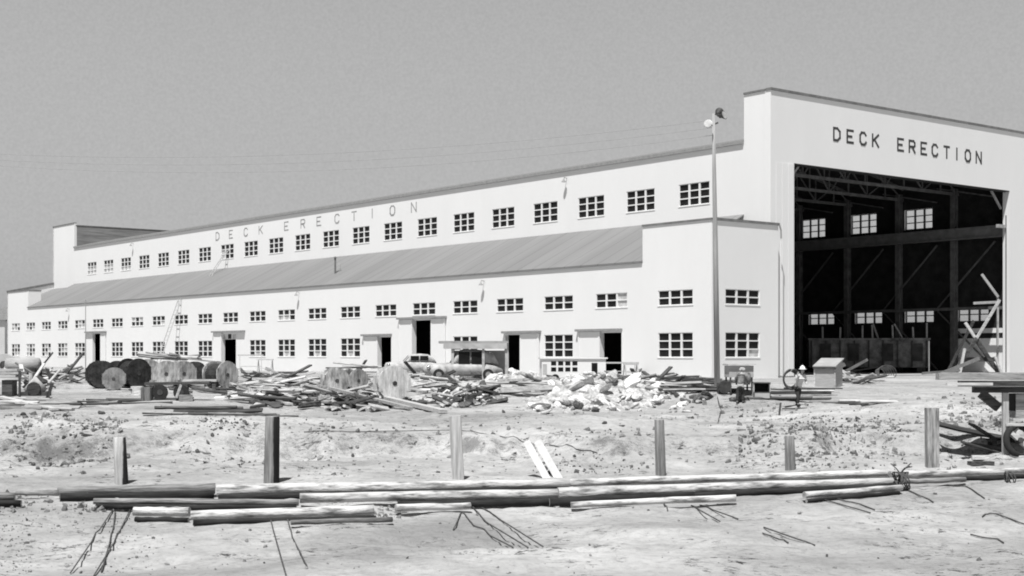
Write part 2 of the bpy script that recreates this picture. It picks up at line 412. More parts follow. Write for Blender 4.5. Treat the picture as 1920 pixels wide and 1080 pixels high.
# --- door tracks, leaves
for (u0, u1, zt, tu0, tu1, leaves), h in zip(doors, dh):
    ta, tb_ = t_at(tu1, 0), t_at(tu0, 0)
    zz = zt+.12
    b = MB(); b.box(-.30, -.003, ta, tb_, zz, zz+.17, M_track); d = b.build('door_track', bld)
    for (l0, l1) in leaves:
        a, c = t_at(l1, 0), t_at(l0, 0)
        b = MB(); b.box(-.12, -.04, a, c, .05, zt+.1, M_wall)
        for s in (a+.08, c-.08): b.box(-.15, -.121, s-.07, s+.07, .06, zt+.09, M_wall2)
        lf = b.build('sliding_door', bld)
    # jamb trim
    for s in (h[0], h[1]):
        b = MB(); b.box(-.035, -.003, s-.1 if s == h[0] else s, s if s == h[0] else s+.1, 0, zt-.001, M_wall2); b.build('door_jamb', bld)
# transom glazing over one of the doors
window_at((0, (dh[4][0]+dh[4][1])/2), 3.1, 3.7, dh[4][1]-dh[4][0], 1, 't', pale=lambda a, c: a != 1, sill=False)
# --- hall side walls
XL, XR = W, W+HW
upper = [(t-1.55, t+1.55, 12.4, 14.02) for t in up_t]
TFT = L-8.0
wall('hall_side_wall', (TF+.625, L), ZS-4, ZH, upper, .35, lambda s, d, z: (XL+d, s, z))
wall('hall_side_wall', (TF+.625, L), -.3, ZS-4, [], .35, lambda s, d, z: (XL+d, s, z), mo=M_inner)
wall('tower_side', (TF+.625, TR), ZH, ZT, [], .35, lambda s, d, z: (XL+d, s, z), mi=M_wall)
wall('tower_side', (TFT, L), ZH, ZT, [], .35, lambda s, d, z: (XL+d, s, z), mi=M_wall)
for i, t in enumerate(up_t):
    pf = None
    if i >= 18: pf = (lambda k: (lambda a, b: b < (1 if k == 18 else 2)))(i)  # far-end lower panes: reflection painted as pale glass
    elif i == 13: pf = lambda a, b: a == 2 and b < 2
    window_at((XL, t), 12.4, 14.02, 3.1, 3, 't', pale=pf)
# right side wall with bright windows
wt_up = [t_at(u, XR-.2) for u in (1723.5, 1620.5, 1526)]; stp = wt_up[1]-wt_up[0]
wt_up = wt_up+[wt_up[2]+stp*k for k in range(1, 18)]
wt_lo = [t_at(u, XR-.2) for u in (1826, 1725, 1630)]; st2 = wt_lo[1]-wt_lo[0]
wt_lo = wt_lo+[wt_lo[2]+st2*k for k in range(1, 18)]
rh = [(t-1.45, t+1.45, 12.6, 14.35) for t in wt_up if t > 2.5]+[(t-1.5, t+1.5, 4.35, 5.55) for t in wt_lo]
wall('hall_side_wall', (TF+.002, L), -.3, ZH, rh, .35, lambda s, d, z: (XR-d, s, z))
M_trans = mat('frosted_window_glass', .8, .9, 2, .6)
n_ = M_trans.node_tree.nodes; l_ = M_trans.node_tree.links
tr = n_.new('ShaderNodeBsdfTransparent'); tl = n_.new('ShaderNodeBsdfTranslucent'); mx = n_.new('ShaderNodeMixShader'); mx.inputs[0].default_value = .3
tl.inputs[0].default_value = (.95, .95, .95, 1)
l_.new(tr.outputs[0], mx.inputs[1]); l_.new(tl.outputs[0], mx.inputs[2]); l_.new(mx.outputs[0], n_['Material Output'].inputs[0])
for (a, c, e, f) in rh[:9]+[h for h in rh[9:] if h[2] < 10][:6]:
    window_at((XR, (a+c)/2), e, f, c-a, 3 if e > 10 else 2, 't', out=1, glass=M_trans, sill=False, framemat=M_ibeam)
# front wall with the great doorway (its near face at TF)
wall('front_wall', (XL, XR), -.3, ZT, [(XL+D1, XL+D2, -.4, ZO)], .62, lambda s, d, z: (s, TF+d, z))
# back of the front parapet and top
b = MB(); b.box(XL+.35, XR-.35, TR-.2, TR, ZH-1.2, ZT-.002, M_wall); b.build('parapet_back', bld)
b = MB(); b.box(XL+.3, XR-.3, TF+.6, TR-.1, ZT-.5, ZT-.3, M_roof); b.build('flat_roof', bld)
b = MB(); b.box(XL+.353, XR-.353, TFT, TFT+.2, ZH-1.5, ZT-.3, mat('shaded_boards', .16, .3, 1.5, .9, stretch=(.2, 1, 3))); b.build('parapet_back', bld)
wall('rear_wall', (XL, XR), -.3, ZT, [], .35, lambda s, d, z: (s, L+.003-d, z))
coping((XL-.05, TF+.16, ZT+.075), (XR+.05, TF+.16, ZT+.075), .5, .17)
coping((XL+.13, TF+.45, ZT+.07), (XL+.13, TR, ZT+.07), .42, .13)
coping((XL+.13, TFT, ZT+.07), (XL+.13, L, ZT+.07), .42, .13)
coping((XL+.2, TFT+.1, ZT-.24), (XR, TFT+.1, ZT-.24), .3, .1)
# vertical boards stacked beside the doorway (folded door leaves)
for k in range(3):
    b = MB(); s0 = XL+.55+k*.62; b.box(s0, s0+.56, TF-.02-.012*k, TF-.004, .05, ZO-.1, M_wall); b.build('folded_door_leaf', bld)
# bow roof
def zroof(x): 
    q_ = (x-XL)/HW*2-1; return ZH+.05+2.15*(1-q_*q_)
b = MB(); N = 26
top = [(XL-.15+(HW+.3)*i/N) for i in range(N+1)]
for i in range(N):
    x0, x1 = top[i], top[i+1]; z0_, z1_ = zroof(x0), zroof(x1)
    b.add([(x0, TR+.01, z0_), (x1, TR+.01, z1_), (x1, TFT-.01, z1_), (x0, TFT-.01, z0_)], [(0, 1, 2, 3)], M_cap)
    x0 = min(max(x0, XL+.36), XR-.36); x1 = min(max(x1, XL+.36), XR-.36)
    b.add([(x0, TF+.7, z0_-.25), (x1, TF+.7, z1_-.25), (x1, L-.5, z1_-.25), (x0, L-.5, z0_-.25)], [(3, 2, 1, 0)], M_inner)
b.build('bow_roof', bld)
b = MB(); b.box(XL-.16, XL-.002, TR+.005, TFT-.005, ZH-.16, ZH+.06, M_track); b.build('gutter', bld)
# floor slab
b = MB(); b.box(XL+.36, XR-.36, TF, L-.4, -.3, -.004, M_conc); b.build('floor_slab', bld)
b = MB(); b.box(.31, W-.002, .31, L-.4, -.3, -.008, M_inner); b.build('floor_slab', bld)
# interior columns, crane girders and trusses
for k in range(14):
    t = 4.2+k*5.65+2.6
    for x in (XR-1.1, XL+1.1):
        if x < XL+2 and k > 4: continue
        b = MB(); b.box(x-.22, x+.22, t-.05, t+.05, 0, 15.7, M_ibeam); b.box(x-.26, x-.221, t-.22, t+.22, 0, 15.7, M_ibeam); b.box(x+.221, x+.26, t-.22, t+.22, 0, 15.7, M_ibeam)
        b.build('column', bld)
    if k < 8:
        b = MB()
        pts = [(XL+.5+(HW-1)*i/12, zroof(XL+.5+(HW-1)*i/12)-.45) for i in range(13)]
        for i in range(12):
            b.bar((pts[i][0], t, pts[i][1]), (pts[i+1][0], t, pts[i+1][1]), .18, .22, M_ibeam)
            lo0, lo1 = (pts[i][0], 15.25), (pts[i+1][0], 15.25)
            b.bar((lo0[0], t, lo0[1]), (lo1[0], t, lo1[1]), .2, .24, M_ibeam)
            if i % 2: b.bar((pts[i][0], t, pts[i][1]), (lo1[0], t, lo1[1]), .1, .1, M_ibeam)
            else: b.bar((lo0[0], t, lo0[1]), (pts[i+1][0], t, pts[i+1][1]), .1, .1, M_ibeam)
            b.bar((pts[i][0], t+.01, pts[i][1]), (lo0[0], t+.01, lo0[1]), .1, .1, M_ibeam)
        b.build('roof_truss', bld)
M_gird = mat('crane_girder_steel', .13, .2, 1.5, .7)
for x, l in ((XR-1.75, 70), (XL+1.75, 40)):
    b = MB(); b.box(x-.2, x+.2, 1.6, l, 11.35, 12.1, M_gird); b.box(x-.33, x+.33, 1.6, l, 12.101, 12.2, M_gird); b.box(x-.33, x+.33, 1.6, l, 11.25, 11.349, M_gird); b.build('crane_girder', bld)
    b = MB(); b.bar((x, 1.6, 3.9+1.5), (x, l, 3.9+1.5), .15, .25, M_ibeam); b.build('wall_girt', bld)
for x, sg in ((XL+D1, 1), (XL+D2, -1)):
    b = MB(); b.bar((x, TF+.8, ZO-1.4), (x+sg*1.4, TF+.8, ZO+.0), .14, .14, mat('pale_strut', .25, .4)); b.build('knee_brace', bld)
b = MB(); b.box(XL+D1+.005, XL+D2-.005, TF+.01, TF+.7, ZO-.06, ZO-.004, M_inner); b.build('dark_soffit_board', bld)  # dark board added so the lintel soffit reads as deep shade
# fittings on the lit right jamb
Ms = MATS['pale_strut']; xj = XL+D2
b = MB(); b.box(xj-1.1, xj-.003, TF+.3, TF+.55, 11.85, 12.12, Ms); b.build('jamb_bracket', bld)
b = MB(); b.box(xj-.06, xj-.004, TF+.28, TF+.34, .1, 12.9, M_iron); b.build('jamb_rail', bld)
# white boards added to show the sun patch low on the inner right wall
b = MB(); b.box(XR-.42, XR-.37, TF+.7, 7.2, .05, 2.9, mat('sun_patch_boards', .78, .85)); b.box(XR-.42, XR-.37, TF+.7, 7.2, 3.35, 3.75, MATS['sun_patch_boards']); b.build('sheathing', bld)

# --- lettering
GL = {'D': ['M0,0 0,1 .6,1 1,.75 1,.25 .6,0 0,0'], 'E': ['M1,1 0,1 0,0 1,0', 'M0,.5 .75,.5'], 'C': ['M1,.8 .75,1 .25,1 0,.75 0,.25 .25,0 .75,0 1,.2'],
      'K': ['M0,0 0,1', 'M1,1 .05,.45', 'M.3,.6 1,0'], 'R': ['M0,0 0,1 .8,1 1,.85 1,.62 .8,.48 0,.48', 'M.5,.48 1,0'],
      'T': ['M0,1 1,1', 'M.5,1 .5,0'], 'I': ['M.5,0 .5,1'], 'O': ['M0,.25 0,.75 .25,1 .75,1 1,.75 1,.25 .75,0 .25,0 0,.25'], 'N': ['M0,0 0,1 1,0 1,1']}
def letter(ch, s0, zc, w, h, st, fr, m, wear=False):
    b = MB(); k = 0
    for path in GL[ch]:
        P = [tuple(map(float, q.split(','))) for q in path[1:].split()]
        for (x0, y0), (x1, y1) in zip(P[:-1], P[1:]):
            dx, dy = (x1-x0)*w, (y1-y0)*h; ln = math.hypot(dx, dy); nx_, ny_ = -dy/ln*st/2, dx/ln*st/2; ex, ey = dx/ln*st*.42, dy/ln*st*.42
            cx0, cy0, cx1, cy1 = (x0-.5)*w-ex, (y0-.5)*h-ey, (x1-.5)*w+ex, (y1-.5)*h+ey
            k += 1; d = .004+.003*k
            q_ = [(cx0+nx_, cy0+ny_), (cx0-nx_, cy0-ny_), (cx1-nx_, cy1-ny_), (cx1+nx_, cy1+ny_)]
            b.add([fr(s0+a, d, zc+c) for a, c in q_], [(0, 1, 2, 3)], m)
    b.build('letter', bld)
ul = [1569, 1594, 1618, 1641.5, 1688.5, 1710, 1732, 1752.6, 1775, 1794, 1814.5, 1835]
for ch, u in zip('DECKERECTION', ul):
    s = W+b_at(u, TF)-W
    letter(ch, s, z_at(252+(u-1569)*.1635, s, TF), .68, .86, .18, lambda a, d, z: (a, TF-d, z), M_let)
us = [408, 433, 461, 489, 537, 568, 598, 632, 664, 698, 736, 776]
for ch, u in zip('DECKERECTION', us):
    s = t_at(u, XL)
    letter(ch, s, z_at(443-(u-408)*.1475, XL, s), -.8, .85, .13, lambda a, d, z: (XL-d, a, z), M_let2)
# small wall lights and vents
for b_, u, v in ((XL, 1063, 340), (0, 908, 533), (0, 561, 553), (XL, 250, 460), (0, 130, 583)):
    t = t_at(u, b_); z = z_at(v, b_, t)
    k = MB(); k.tube([(b_-.01, t, z+.25), (b_-.3, t, z+.3), (b_-.34, t, z+.1)], .03, M_track, 6); k.tube([(b_-.34, t, z+.12), (b_-.34, t, z-.08)], [.06, .2], M_track, 8); k.build('wall_lamp', bld)
for u in (300, 425, 700, 1060, 960):
    pass
print('building done')

# ------------------------------------------------------------------ things inside the hall
def local_thing(name, b_, t_, rz, label, cat, group=None, z=0): return empty(name, bw(b_, t_, z), TH+rz, label, cat, group)
# prefabricated steel deck section
hull = empty('deck_section', (0, 0, 0), 0, 'long dark riveted steel deck section resting on blocks inside the open hall', 'ship section')
def wp(u, v, Y_): return Vector(((u-CX)/F*Y_, Y_, EYE-(v-HZ)/F*Y_))
p0 = wp(1517, 698, 119.5); p1 = wp(1742, 698, 118); p0.z = p1.z = BASE
dr = (p1-p0); ln = dr.length; rz_h = math.atan2(dr.y, dr.x)
hull.location = p0; hull.rotation_euler = (0, 0, rz_h)
Mh = mat('riveted_plate', .05, .24, 1.3, .6, .5, 6, spec=.4)
b = MB(); b.box(0, ln, 0, 5, .45, 2.75, Mh)
for k in range(9):
    x = .2+k*(ln-.4)/8; b.box(x-.05, x+.05, -.1, -.003, .5, 2.7, M_steel)
b.box(-.1, ln+.1, -.2, 5.1, 2.752, 2.9, Mh); b.build('plating', hull)
for k, x in enumerate((.9, 3.2, 6.0, 8.4)):
    b = MB(); b.box(x, x+.9, -.16, -.102, 1.0, 2.45, M_steel); b.build('access_opening', hull)
for k in range(4):
    b = MB(); b.box(.4+k*(ln-1.4)/3, 1.1+k*(ln-1.4)/3, -.1, 4.6, 0, .449, M_plankd); b.build('support_block', hull)
Mst = mat('pale_stanchion', .22, .34, 3)
for u in (1543, 1576, 1618, 1637, 1675, 1713, 1738):
    x = (u-1517)/(1742-1517)*ln
    b = MB(); b.bar((x, .05, 2.9), (x+R.uniform(-.05, .05), .05, 2.9+R.uniform(.9, 1.35)), .14, .1, Mst); b.build('stanchion', hull)
b = MB(); b.bar((5.7, .1, 2.9), (5.3, .3, 4.1), .12, .1, Mst); b.bar((7.0, .1, 4.1), (7.7, .3, 2.9), .12, .1, Mst); b.build('brace', hull)
pp = wp(1742, 700, 112); pp.z = BASE
b = MB(); b.tube([(0, 0, 0), (0, 0, 2.6)], .045, Mst, 8); b.box(-.2, .2, -.2, .2, 0, .06, M_steel); tag(b.build('marker_pole', None, loc=pp), 'slim pale pole standing in front of the right end of the steel deck section', 'pole')
for k in range(26):
    rr = random.Random(k); uu = rr.uniform(1500, 1790); Yk = rr.uniform(100, 150); q = wp(uu, 700, Yk); q.z = BASE
    b = MB(); hh = rr.uniform(.3, 1.6)
    b.bar((-rr.uniform(.5, 2), 0, .1), (rr.uniform(.5, 2), rr.uniform(-.5, .5), hh), rr.uniform(.1, .3), rr.uniform(.1, .3), rr.choice([M_ibeam, M_plank, M_gird]))
    tag(b.build('timber_baulk', None, loc=q), 'timber baulk lying about on the floor inside the hall', 'timber', 'baulks on the hall floor')
for k in range(7):
    t = 3.0+k*5.65; b = MB(); b.bar((XR-.9, t, 14.7), (XR-.9, t+5.65, 15.9), .12, .12, M_ibeam); b.build('sway_brace', bld)
    b = MB(); b.bar((XR-.8, t, .2), (XR-.8, t+5.65, 5.3), .12, .12, M_ibeam); b.build('sway_brace', bld)
    b = MB(); b.bar((XR-.85, t+5.65, 5.5), (XR-.85, t, 11), .12, .12, M_ibeam); b.build('sway_brace', bld)
# X trestle
tp = wp(1836, 700, 110); tp.z = BASE
tre = empty('timber_trestle', tp, .15, 'tall cross-braced timber trestle standing just inside the right side of the doorway', 'trestle')
b = MB(); b.bar((-2.1, 0, .05), (-.2, .05, 2.8), .18, .26, M_plankd); b.bar((-.2, .05, 2.8), (1.75, .1, 5.8), .13, .2, M_plank); b.build('brace', tre)
b = MB(); b.bar((1.75, .2, .05), (-.25, .2, 2.85), .18, .3, M_plankd); b.bar((-.25, .2, 2.85), (-1.05, .2, 4.0), .15, .22, M_plankl); b.build('brace', tre)
b = MB(); b.bar((-1.5, .42, 1.15), (1.7, .42, 1.15), .16, .34, M_plankd); b.build('rail', tre)
b = MB(); b.bar((-1.9, 1.6, .05), (.2, 1.3, 4.2), .16, .2, M_plankd); b.build('rear_brace', tre)
b = MB(); b.bar((-1.7, -.2, .05), (-1.3, -.2, 2.0), .14, .18, M_plankl); b.build('leg', tre); b = MB(); b.bar((1.75, -.2, .05), (1.2, -.2, 1.4), .14, .18, M_plankl); b.build('leg', tre)
lb = empty('leaning_beam', wp(1873, 700, 112), 0, 'pale beam leaning high beside the right door jamb above the trestle', 'beam'); lb.location.z = BASE
b = MB(); b.bar((-.1, 0, .05), (0, .3, 6.1), .14, .2, Ms); b.build('upright', lb)
b = MB(); b.bar((0, .2, 6.1), (-1.3, .2, 7.9), .14, .2, Ms); b.bar((.1, .1, 5.7), (-2.0, .1, 5.6), .14, .2, Ms); b.build('strut', lb)

# ------------------------------------------------------------------ flood light pole
pb = G(1345, 724)
pole = empty('floodlight_pole', (pb.x, pb.y, pb.z), 0, 'tall tapered wooden pole with floodlights on top standing before the corner of the wing', 'lamp pole')
hp = EYE+(HZ-213)/F*pb.y-pb.z
lean = (1338-1345)/F*pb.y
b = MB(); b.tube([(0, 0, -.3), (lean*.5, 0, hp*.5), (lean*.85, 0, hp*.8), (lean, 0, hp)], [.17, .14, .105, .075], M_pole, 12); b.build('post', pole, True)
b = MB(); b.bar((lean-.35, 0, hp-.75), (lean+.25, 0, hp-.5), .08, .08, M_iron); b.build('crossarm', pole); b = MB(); b.bar((lean-.05, 0, hp-.05), (lean+.4, -.05, hp-.05), .06, .06, M_iron); b.build('crossarm', pole)
def lamp(x, z, rot, m, sc=1):
    e = MB(); e.tube([(0, 0, 0), (0, 0, .14), (0, 0, .32), (0, 0, .34)], [.08*sc, .12*sc, .24*sc, .25*sc], m, 14)
    o = e.build('floodlight', pole, True); o.location = (x, 0, z); o.rotation_euler = rot
    k = MB(); k.tube([(0, 0, .341), (0, 0, .355)], .22*sc, M_pale, 14); k.build('lens', o)
lamp(lean+.18, hp+.0, (math.radians(-50), math.radians(60), 0), M_iron, 1.1)
lamp(lean+.32, hp-.18, (math.radians(40), math.radians(75), 0), M_iron)
lamp(lean-.22, hp-.72, (math.radians(60), math.radians(-50), 0), mat('white_enamel', .75, .8, 3, .4))
# second pole off to the left carries the wires
wpp = Vector((-46, pb.y+14, 0)); wpp.z = gz(wpp.x, wpp.y)
b = MB(); b.tube([(0, 0, -.3), (0, 0, 16.0)], [.2, .12], M_pole, 10); b.bar((-.9, 0, 15.4), (.9, 0, 15.4), .1, .12, M_pole)
tag(b.build('utility_pole', None, loc=wpp), 'far utility pole beyond the left edge carrying the overhead wires', 'pole')
M_wire = mat('overhead_wire', .28, .33, 1, .9)
for k in range(3):
    a = Vector((pb.x+lean-.02, pb.y, pb.z+hp-.35-.42*k)); c = wpp+Vector((-.8+.8*k, 0, 15.6-.28*k)); pts = []
    for i in range(41):
        s = i/40; q_ = a.lerp(c, s); q_.z -= 4*(1.6+.12*k)*s*(1-s); pts.append(q_)
    b = MB(); b.tube(pts, .012, M_wire, 4); tag(b.build('overhead_wire'), ['topmost', 'middle', 'lowest'][k]+' thin sagging wire crossing the sky to the floodlight pole', 'wire', 'wires in the sky')

# ------------------------------------------------------------------ ladders, masts
def ladder(name, a, c, w, m, label, rungs=14):
    a = Vector(a); c = Vector(c); x = Vector((TX, TY, 0))
    e = empty(name, a, 0, label, 'ladder'); d = c-a
    for s in (-.5, .5):
        k = MB(); k.bar(x*s*w, d+x*s*w*.8, .07, .09, m); k.build('rail', e)
    for i in range(rungs):
        q_ = d*((i+.7)/(rungs+.4)); k = MB(); k.bar(q_-x*w*.45, q_+x*w*.45, .05, .05, m); k.build('rung', e)
    return e
t1 = t_at(338, 0)
lq = Vector(bw(-2.6, t_at(327, 0)-1.0)); lq.z = gz(lq.x, lq.y)
ladder('ladder', lq, bw(-.05, t1, z_at(560, 0, t1)), .9, mat('pale_ladder', .42, .55), 'long pale ladder leaning up the wing wall to the eave', 16)
t2 = t_at(428, XL); zr2 = ZE+.13+(ZS-ZE-.13)*.72
ladder('ladder', bw(W*.72, t2+.8, zr2), bw(W-.05, t2, 13.4), .6, MATS['pale_ladder'], 'short ladder standing on the shed roof against an upper window', 8)
t3 = t_at(634, W*.4)
vp = bw(W*.35, t3, ZE+.13+(ZS-ZE)*.35)
b = MB(); b.tube([(0, 0, 0), (0, 0, 1.5)], .09, M_cap, 8); b.tube([(0, 0, 1.5), (0, 0, 1.62)], [.2, .05], M_cap, 8); b.tube([(.45, .2, .1), (.4, .2, 1.0)], .06, M_pale, 8)
tag(b.build('vent_pipe', None, loc=vp), 'thin grey vent pipe rising from the middle of the shed roof', 'pipe')
t4 = t_at(160.5, -1.5)
b = MB(); zt4 = z_at(562, -1.5, t4); b.tube([(0, 0, -.2), (0, 0, zt4)], [.07, .04], M_track, 8); b.bar((-.3, 0, zt4-.5), (.3, 0, zt4-.5), .05, .05, M_track)
tag(b.build('mast', None, loc=bw(-1.5, t4)), 'slender grey mast standing in front of the wing beside the farthest dark door', 'mast')

# ------------------------------------------------------------------ cable reels
def reel(name, p, r, wd, rz, m, mc, label, group, full=True, tilt=0, dz=0):
    """axis horizontal, heading rz gives the axis direction"""
    e = empty(name, (p[0], p[1], p[2]+dz), rz, label, 'cable reel', group)
    def disc(x):
        b = MB(); n = 28; th = .055
        for sgn in (-1, 1):
            pass
        b.tube([(x-th/2, 0, r), (x+th/2, 0, r)], r, m, n)
        for k in range(-3, 4):           # board joints read as raised battens
            yy = k*r*.28; hh = math.sqrt(max(r*r*.92-yy*yy, .01))
            for sx in (x-th/2-.012, x+th/2+.002): b.box(sx, sx+.01, yy-r*.125, yy+r*.125, r-hh, r+hh, m)
        b.tube([(x-th/2-.03, 0, r), (x+th/2+.03, 0, r)], .1*r+.03, M_iron, 12)
        return b.build('flange', e)
    disc(-wd/2); disc(wd/2)
    b = MB(); rr = r*(.82 if full else .5); b.tube([(-wd/2+.03, 0, r), (wd/2-.03, 0, r)], rr, mc, 22); b.build('cable_drum', e)
    return e
def reel_at(u, vb, vt, rz, m, mc, wd, label, group='cable reels on the yard', back=0, dz=0, full=True):
    p = G(u, vb); r = (vb-vt)/S(p)/2*1.06; 
    if back: p.y += back; p.x = (u-CX)/F*p.y; p.z = gz(p.x, p.y)
    return reel('cable_reel', p, r, wd, rz, m, mc, label, group, full, dz=dz)
# axis heading: -90 deg faces the camera
dg = math.radians
reel_at(189, 728, 679, dg(-62), M_reeld, M_cable, .9, 'leftmost dark tarred cable reel in front of the far doorway')
reel_at(214, 730, 690, dg(-80), mat('grey_reel', .12, .3, 2.4, .85, .3), M_cable, .5, 'small grey cable reel between two taller black reels', back=-.6)
reel_at(220, 722, 680, dg(-70), M_reeld, M_cable, .9, 'black cable reel mostly hidden behind the small grey reel', back=2)
reel_at(250, 728, 675, dg(-40), M_reeld, M_cable, .95, 'tall black cable reel left of the pale reels')
ee = reel_at(278, 724, 676, dg(-75), M_reel, M_reel, .8, 'leftmost pale timber cable reel beside the tall black one')
reel_at(314, 726, 679, dg(-84), M_reel, M_reel, .8, 'middle pale cable reel directly above the two-wheeled trolley')
reel_at(341, 726, 680, dg(-60), M_reel, M_reel, .8, 'rightmost pale reel of the three behind the trolley', back=.6)
reel_at(366, 716, 680, dg(-65), M_reeld, M_reeld, .7, 'dark reel standing behind a plank support between pale reels')
reel_at(413, 729, 680, dg(-38), M_reel, M_reeld, 1.15, 'weathered reel with a dark drum, right end of the left reel group')
reel_at(404, 722, 681, dg(-60), M_reel, M_reeld, .6, 'pale reel tucked behind the right end reel of the left group', back=1.5)
reel_at(628, 738, 692, dg(-70), M_reel, M_reel, .9, 'pale reel half buried in planks behind the scrap lumber')
reel_at(663, 736, 694, dg(-48), M_reel, M_reeld, .8, 'reel with a dark gap between flanges left of the big pale reel')
reel_at(735, 751, 690, dg(-66), mat('big_reel_timber', .38, .75, 2.4, .85, .4, stretch=(3, 2.5, .6)), M_reel, .75, 'largest pale reel facing the camera with a dark hub hole, centre left')

# ------------------------------------------------------------------ trolley and blocks under the left reels
def blk(name, u, v, w, d, h, m, label, cat='block', rz=0, group=None, dz=0):
    p = G(u, v); b = MB(); b.box(-w/2, w/2, -d/2, d/2, 0, h, m)
    for x in (-w*.3, w*.3): b.box(x-.03, x+.03, -d/2-.012, -d/2-.001, .02, h-.02, m)
    o = b.build(name, None, loc=(p.x, p.y, p.z-.03+dz)); o.rotation_euler = (0, 0, rz)
    mod = o.modifiers.new('Bevel', 'BEVEL'); mod.width = .02; mod.segments = 2
    return tag(o, label, cat, group)
blk('timber_block', 257, 740, .55, .5, .45, M_plank, 'pale timber block under the left end of the reel trolley', rz=.1)
blk('timber_block', 276, 751, .45, .5, .65, M_logd, 'dark upright timber block left of the trolley frame', rz=-.1)
blk('timber_block', 348, 752, .62, .5, .32, M_plank, 'light square block with a dark face right of the trolley', rz=.3)
tpt = G(315, 750); tr_ = empty('reel_trolley', tpt, .05, 'dark two-wheeled trolley with a triangular frame under the pale reels', 'trolley')
b = MB(); b.bar((-1.1, .3, .75), (1.9, .3, .8), .5, .14, M_plankd); b.build('bed', tr_)
for sx in (-.35, .62):
    b = MB(); b.tube([(sx, -.12, .36), (sx, 0, .36)], .36, M_rub, 18); b.tube([(sx, -.14, .36), (sx, .02, .36)], .14, M_iron, 10); b.build('wheel', tr_)
b = MB(); b.bar((-.9, 0, .05), (-.3, .1, .75), .12, .12, M_plankd); b.bar((1.15, 0, .05), (.5, .1, .75), .14, .12, M_plankd); b.bar((-1, -.05, .06), (1.1, -.05, .06), .1, .1, M_plankd); b.build('frame', tr_)
b = MB(); b.bar((.42, -.2, .1), (.62, -.1, .72), .08, .1, M_plankl); b.build('stake', tr_)
b = MB(); b.bar((-.9, 0, .5), (.9, 0, .5), .5, .12, M_plank); b.box(-.85, -.65, -.2, .2, 0, .44, M_plankd); b.box(.65, .85, -.2, .2, 0, .44, M_plankd)
q_ = G(376, 731); tag(b.build('plank_bench', None, loc=q_), 'low plank bench between the trolley and the right end reel', 'bench')

# ------------------------------------------------------------------ scrap lumber
PL = []
def plank_mesh(ln, w, h, m, r):
    b = MB(); n = 5; bow = r.uniform(-.04, .04)*ln
    secs = []
    for i in range(n):
        x = -ln/2+ln*i/(n-1); c = bow*(1-(2*i/(n-1)-1)**2)
        secs.append([(x, -w/2+c*.4, -h/2+c*.3), (x, w/2+c*.4, -h/2+c*.3), (x, w/2+c*.4, h/2+c*.3), (x, -w/2+c*.4, h/2+c*.3)])
    vs = [q for s in secs for q in s]; fs = [(0, 3, 2, 1), tuple((n-1)*4+k for k in range(4))]
    for i in range(n-1):
        for k in range(4): fs.append((i*4+k, i*4+(k+1) % 4, i*4+4+(k+1) % 4, i*4+4+k))
    b.add(vs, fs, m); return b
protos = {}
def plank_obj(kind, key):
    k = (kind, key)
    if k not in protos:
        r = random.Random(hash(key) % 1000+len(protos)); ln, w, h = key
        o = plank_mesh(ln, w, h, {'l': M_plankl, 'm': M_plank, 'd': M_plankd}[kind], r).build('plank'); protos[k] = o; return o
    o = protos[k].copy(); C.objects.link(o); return o
SZ = [(1.2, .16, .06), (2.0, .2, .06), (2.8, .22, .07), (3.8, .24, .08), (.8, .14, .1), (1.6, .3, .04)]
SZS = [(.7, .18, .1), (1.0, .26, .08), (.5, .3, .2), (1.3, .2, .12), (.9, .4, .06)]
def pile(u0, u1, v0, v1, n, hmax, label, group, mix='mmmdl', long=False, ang=0, spread=.6, seed=1, tilt=.18, cat='plank', small=False):
    r = random.Random(seed)
    for i in range(n):
        a = r.random(); e = r.random(); u = u0+(u1-u0)*a; v = v0+(v1-v0)*e
        p = G(u, v); k = r.choice(mix); sz = r.choice(SZ[1:4] if long else (SZS if small else SZ))
        o = plank_obj(k, sz)
        env = (1-abs(2*a-1)**1.6)*(.35+.65*r.random())
        z = p.z+.04+hmax*env*r.random()**.7
        o.location = (p.x, p.y+r.uniform(-.3, .3), z)
        o.rotation_euler = (r.uniform(-.5, .5), r.gauss(0, tilt), ang+r.gauss(0, spread))
        tag(o, label, cat, group)
pile(455, 600, 706, 728, 34, .75, 'dark scrap plank in the upper lumber heap behind the left ditch post', 'upper scrap lumber heap', 'mddmdd', seed=2)
pile(435, 575, 735, 760, 26, .3, 'long weathered board lying loose left in the lumber spread', 'loose boards left of the lumber spread', 'mmld', True, -.35, .25, 3, .04)
pile(470, 600, 745, 768, 40, .4, 'dark splintered plank in the low heap left of centre', 'low left splinter heap', 'dddm', False, 0, .8, 4, small=True)
pile(620, 725, 752, 768, 44, .5, 'black plank in the low dark heap below the big reel', 'black heap below the big reel', 'dddd', False, 0, .8, 5, small=True)
def beam(u0, v0, u1, v1, w, h, m, label, group=None, h0=.1, h1=.1):
    a = G(u0, v0); c = G(u1, v1); b = MB(); b.bar((0, 0, h0), (c-a)+Vector((0, 0, h1)), w, h, m); tag(b.build('beam', None, loc=a), label, 'beam', group)
pile(800, 905, 704, 724, 30, .55, 'board in the heap hiding the lower half of the light grey car', 'heap before the light grey car', 'mmdl', False, 0, .9, 41, .2)
pile(730, 830, 700, 716, 26, .6, 'board in the heap hiding the lower half of the white sedan', 'heap before the white sedan', 'mmdl', False, 0, .9, 49, .3)
pile(560, 800, 712, 735, 40, .35, 'scrap board lying between the middle reels and the doorways', 'scrap behind the middle reels', 'mmdl', False, 0, .8, 42)
pile(440, 640, 716, 750, 60, .3, 'scrap board scattered through the left lumber spread', 'left lumber spread', 'mmddl', False, 0, .9, 43)
pile(600, 830, 738, 772, 45, .22, 'scrap board scattered around the long pale beams', 'scrap around the pale beams', 'mmdl', False, 0, .9, 44, small=True)
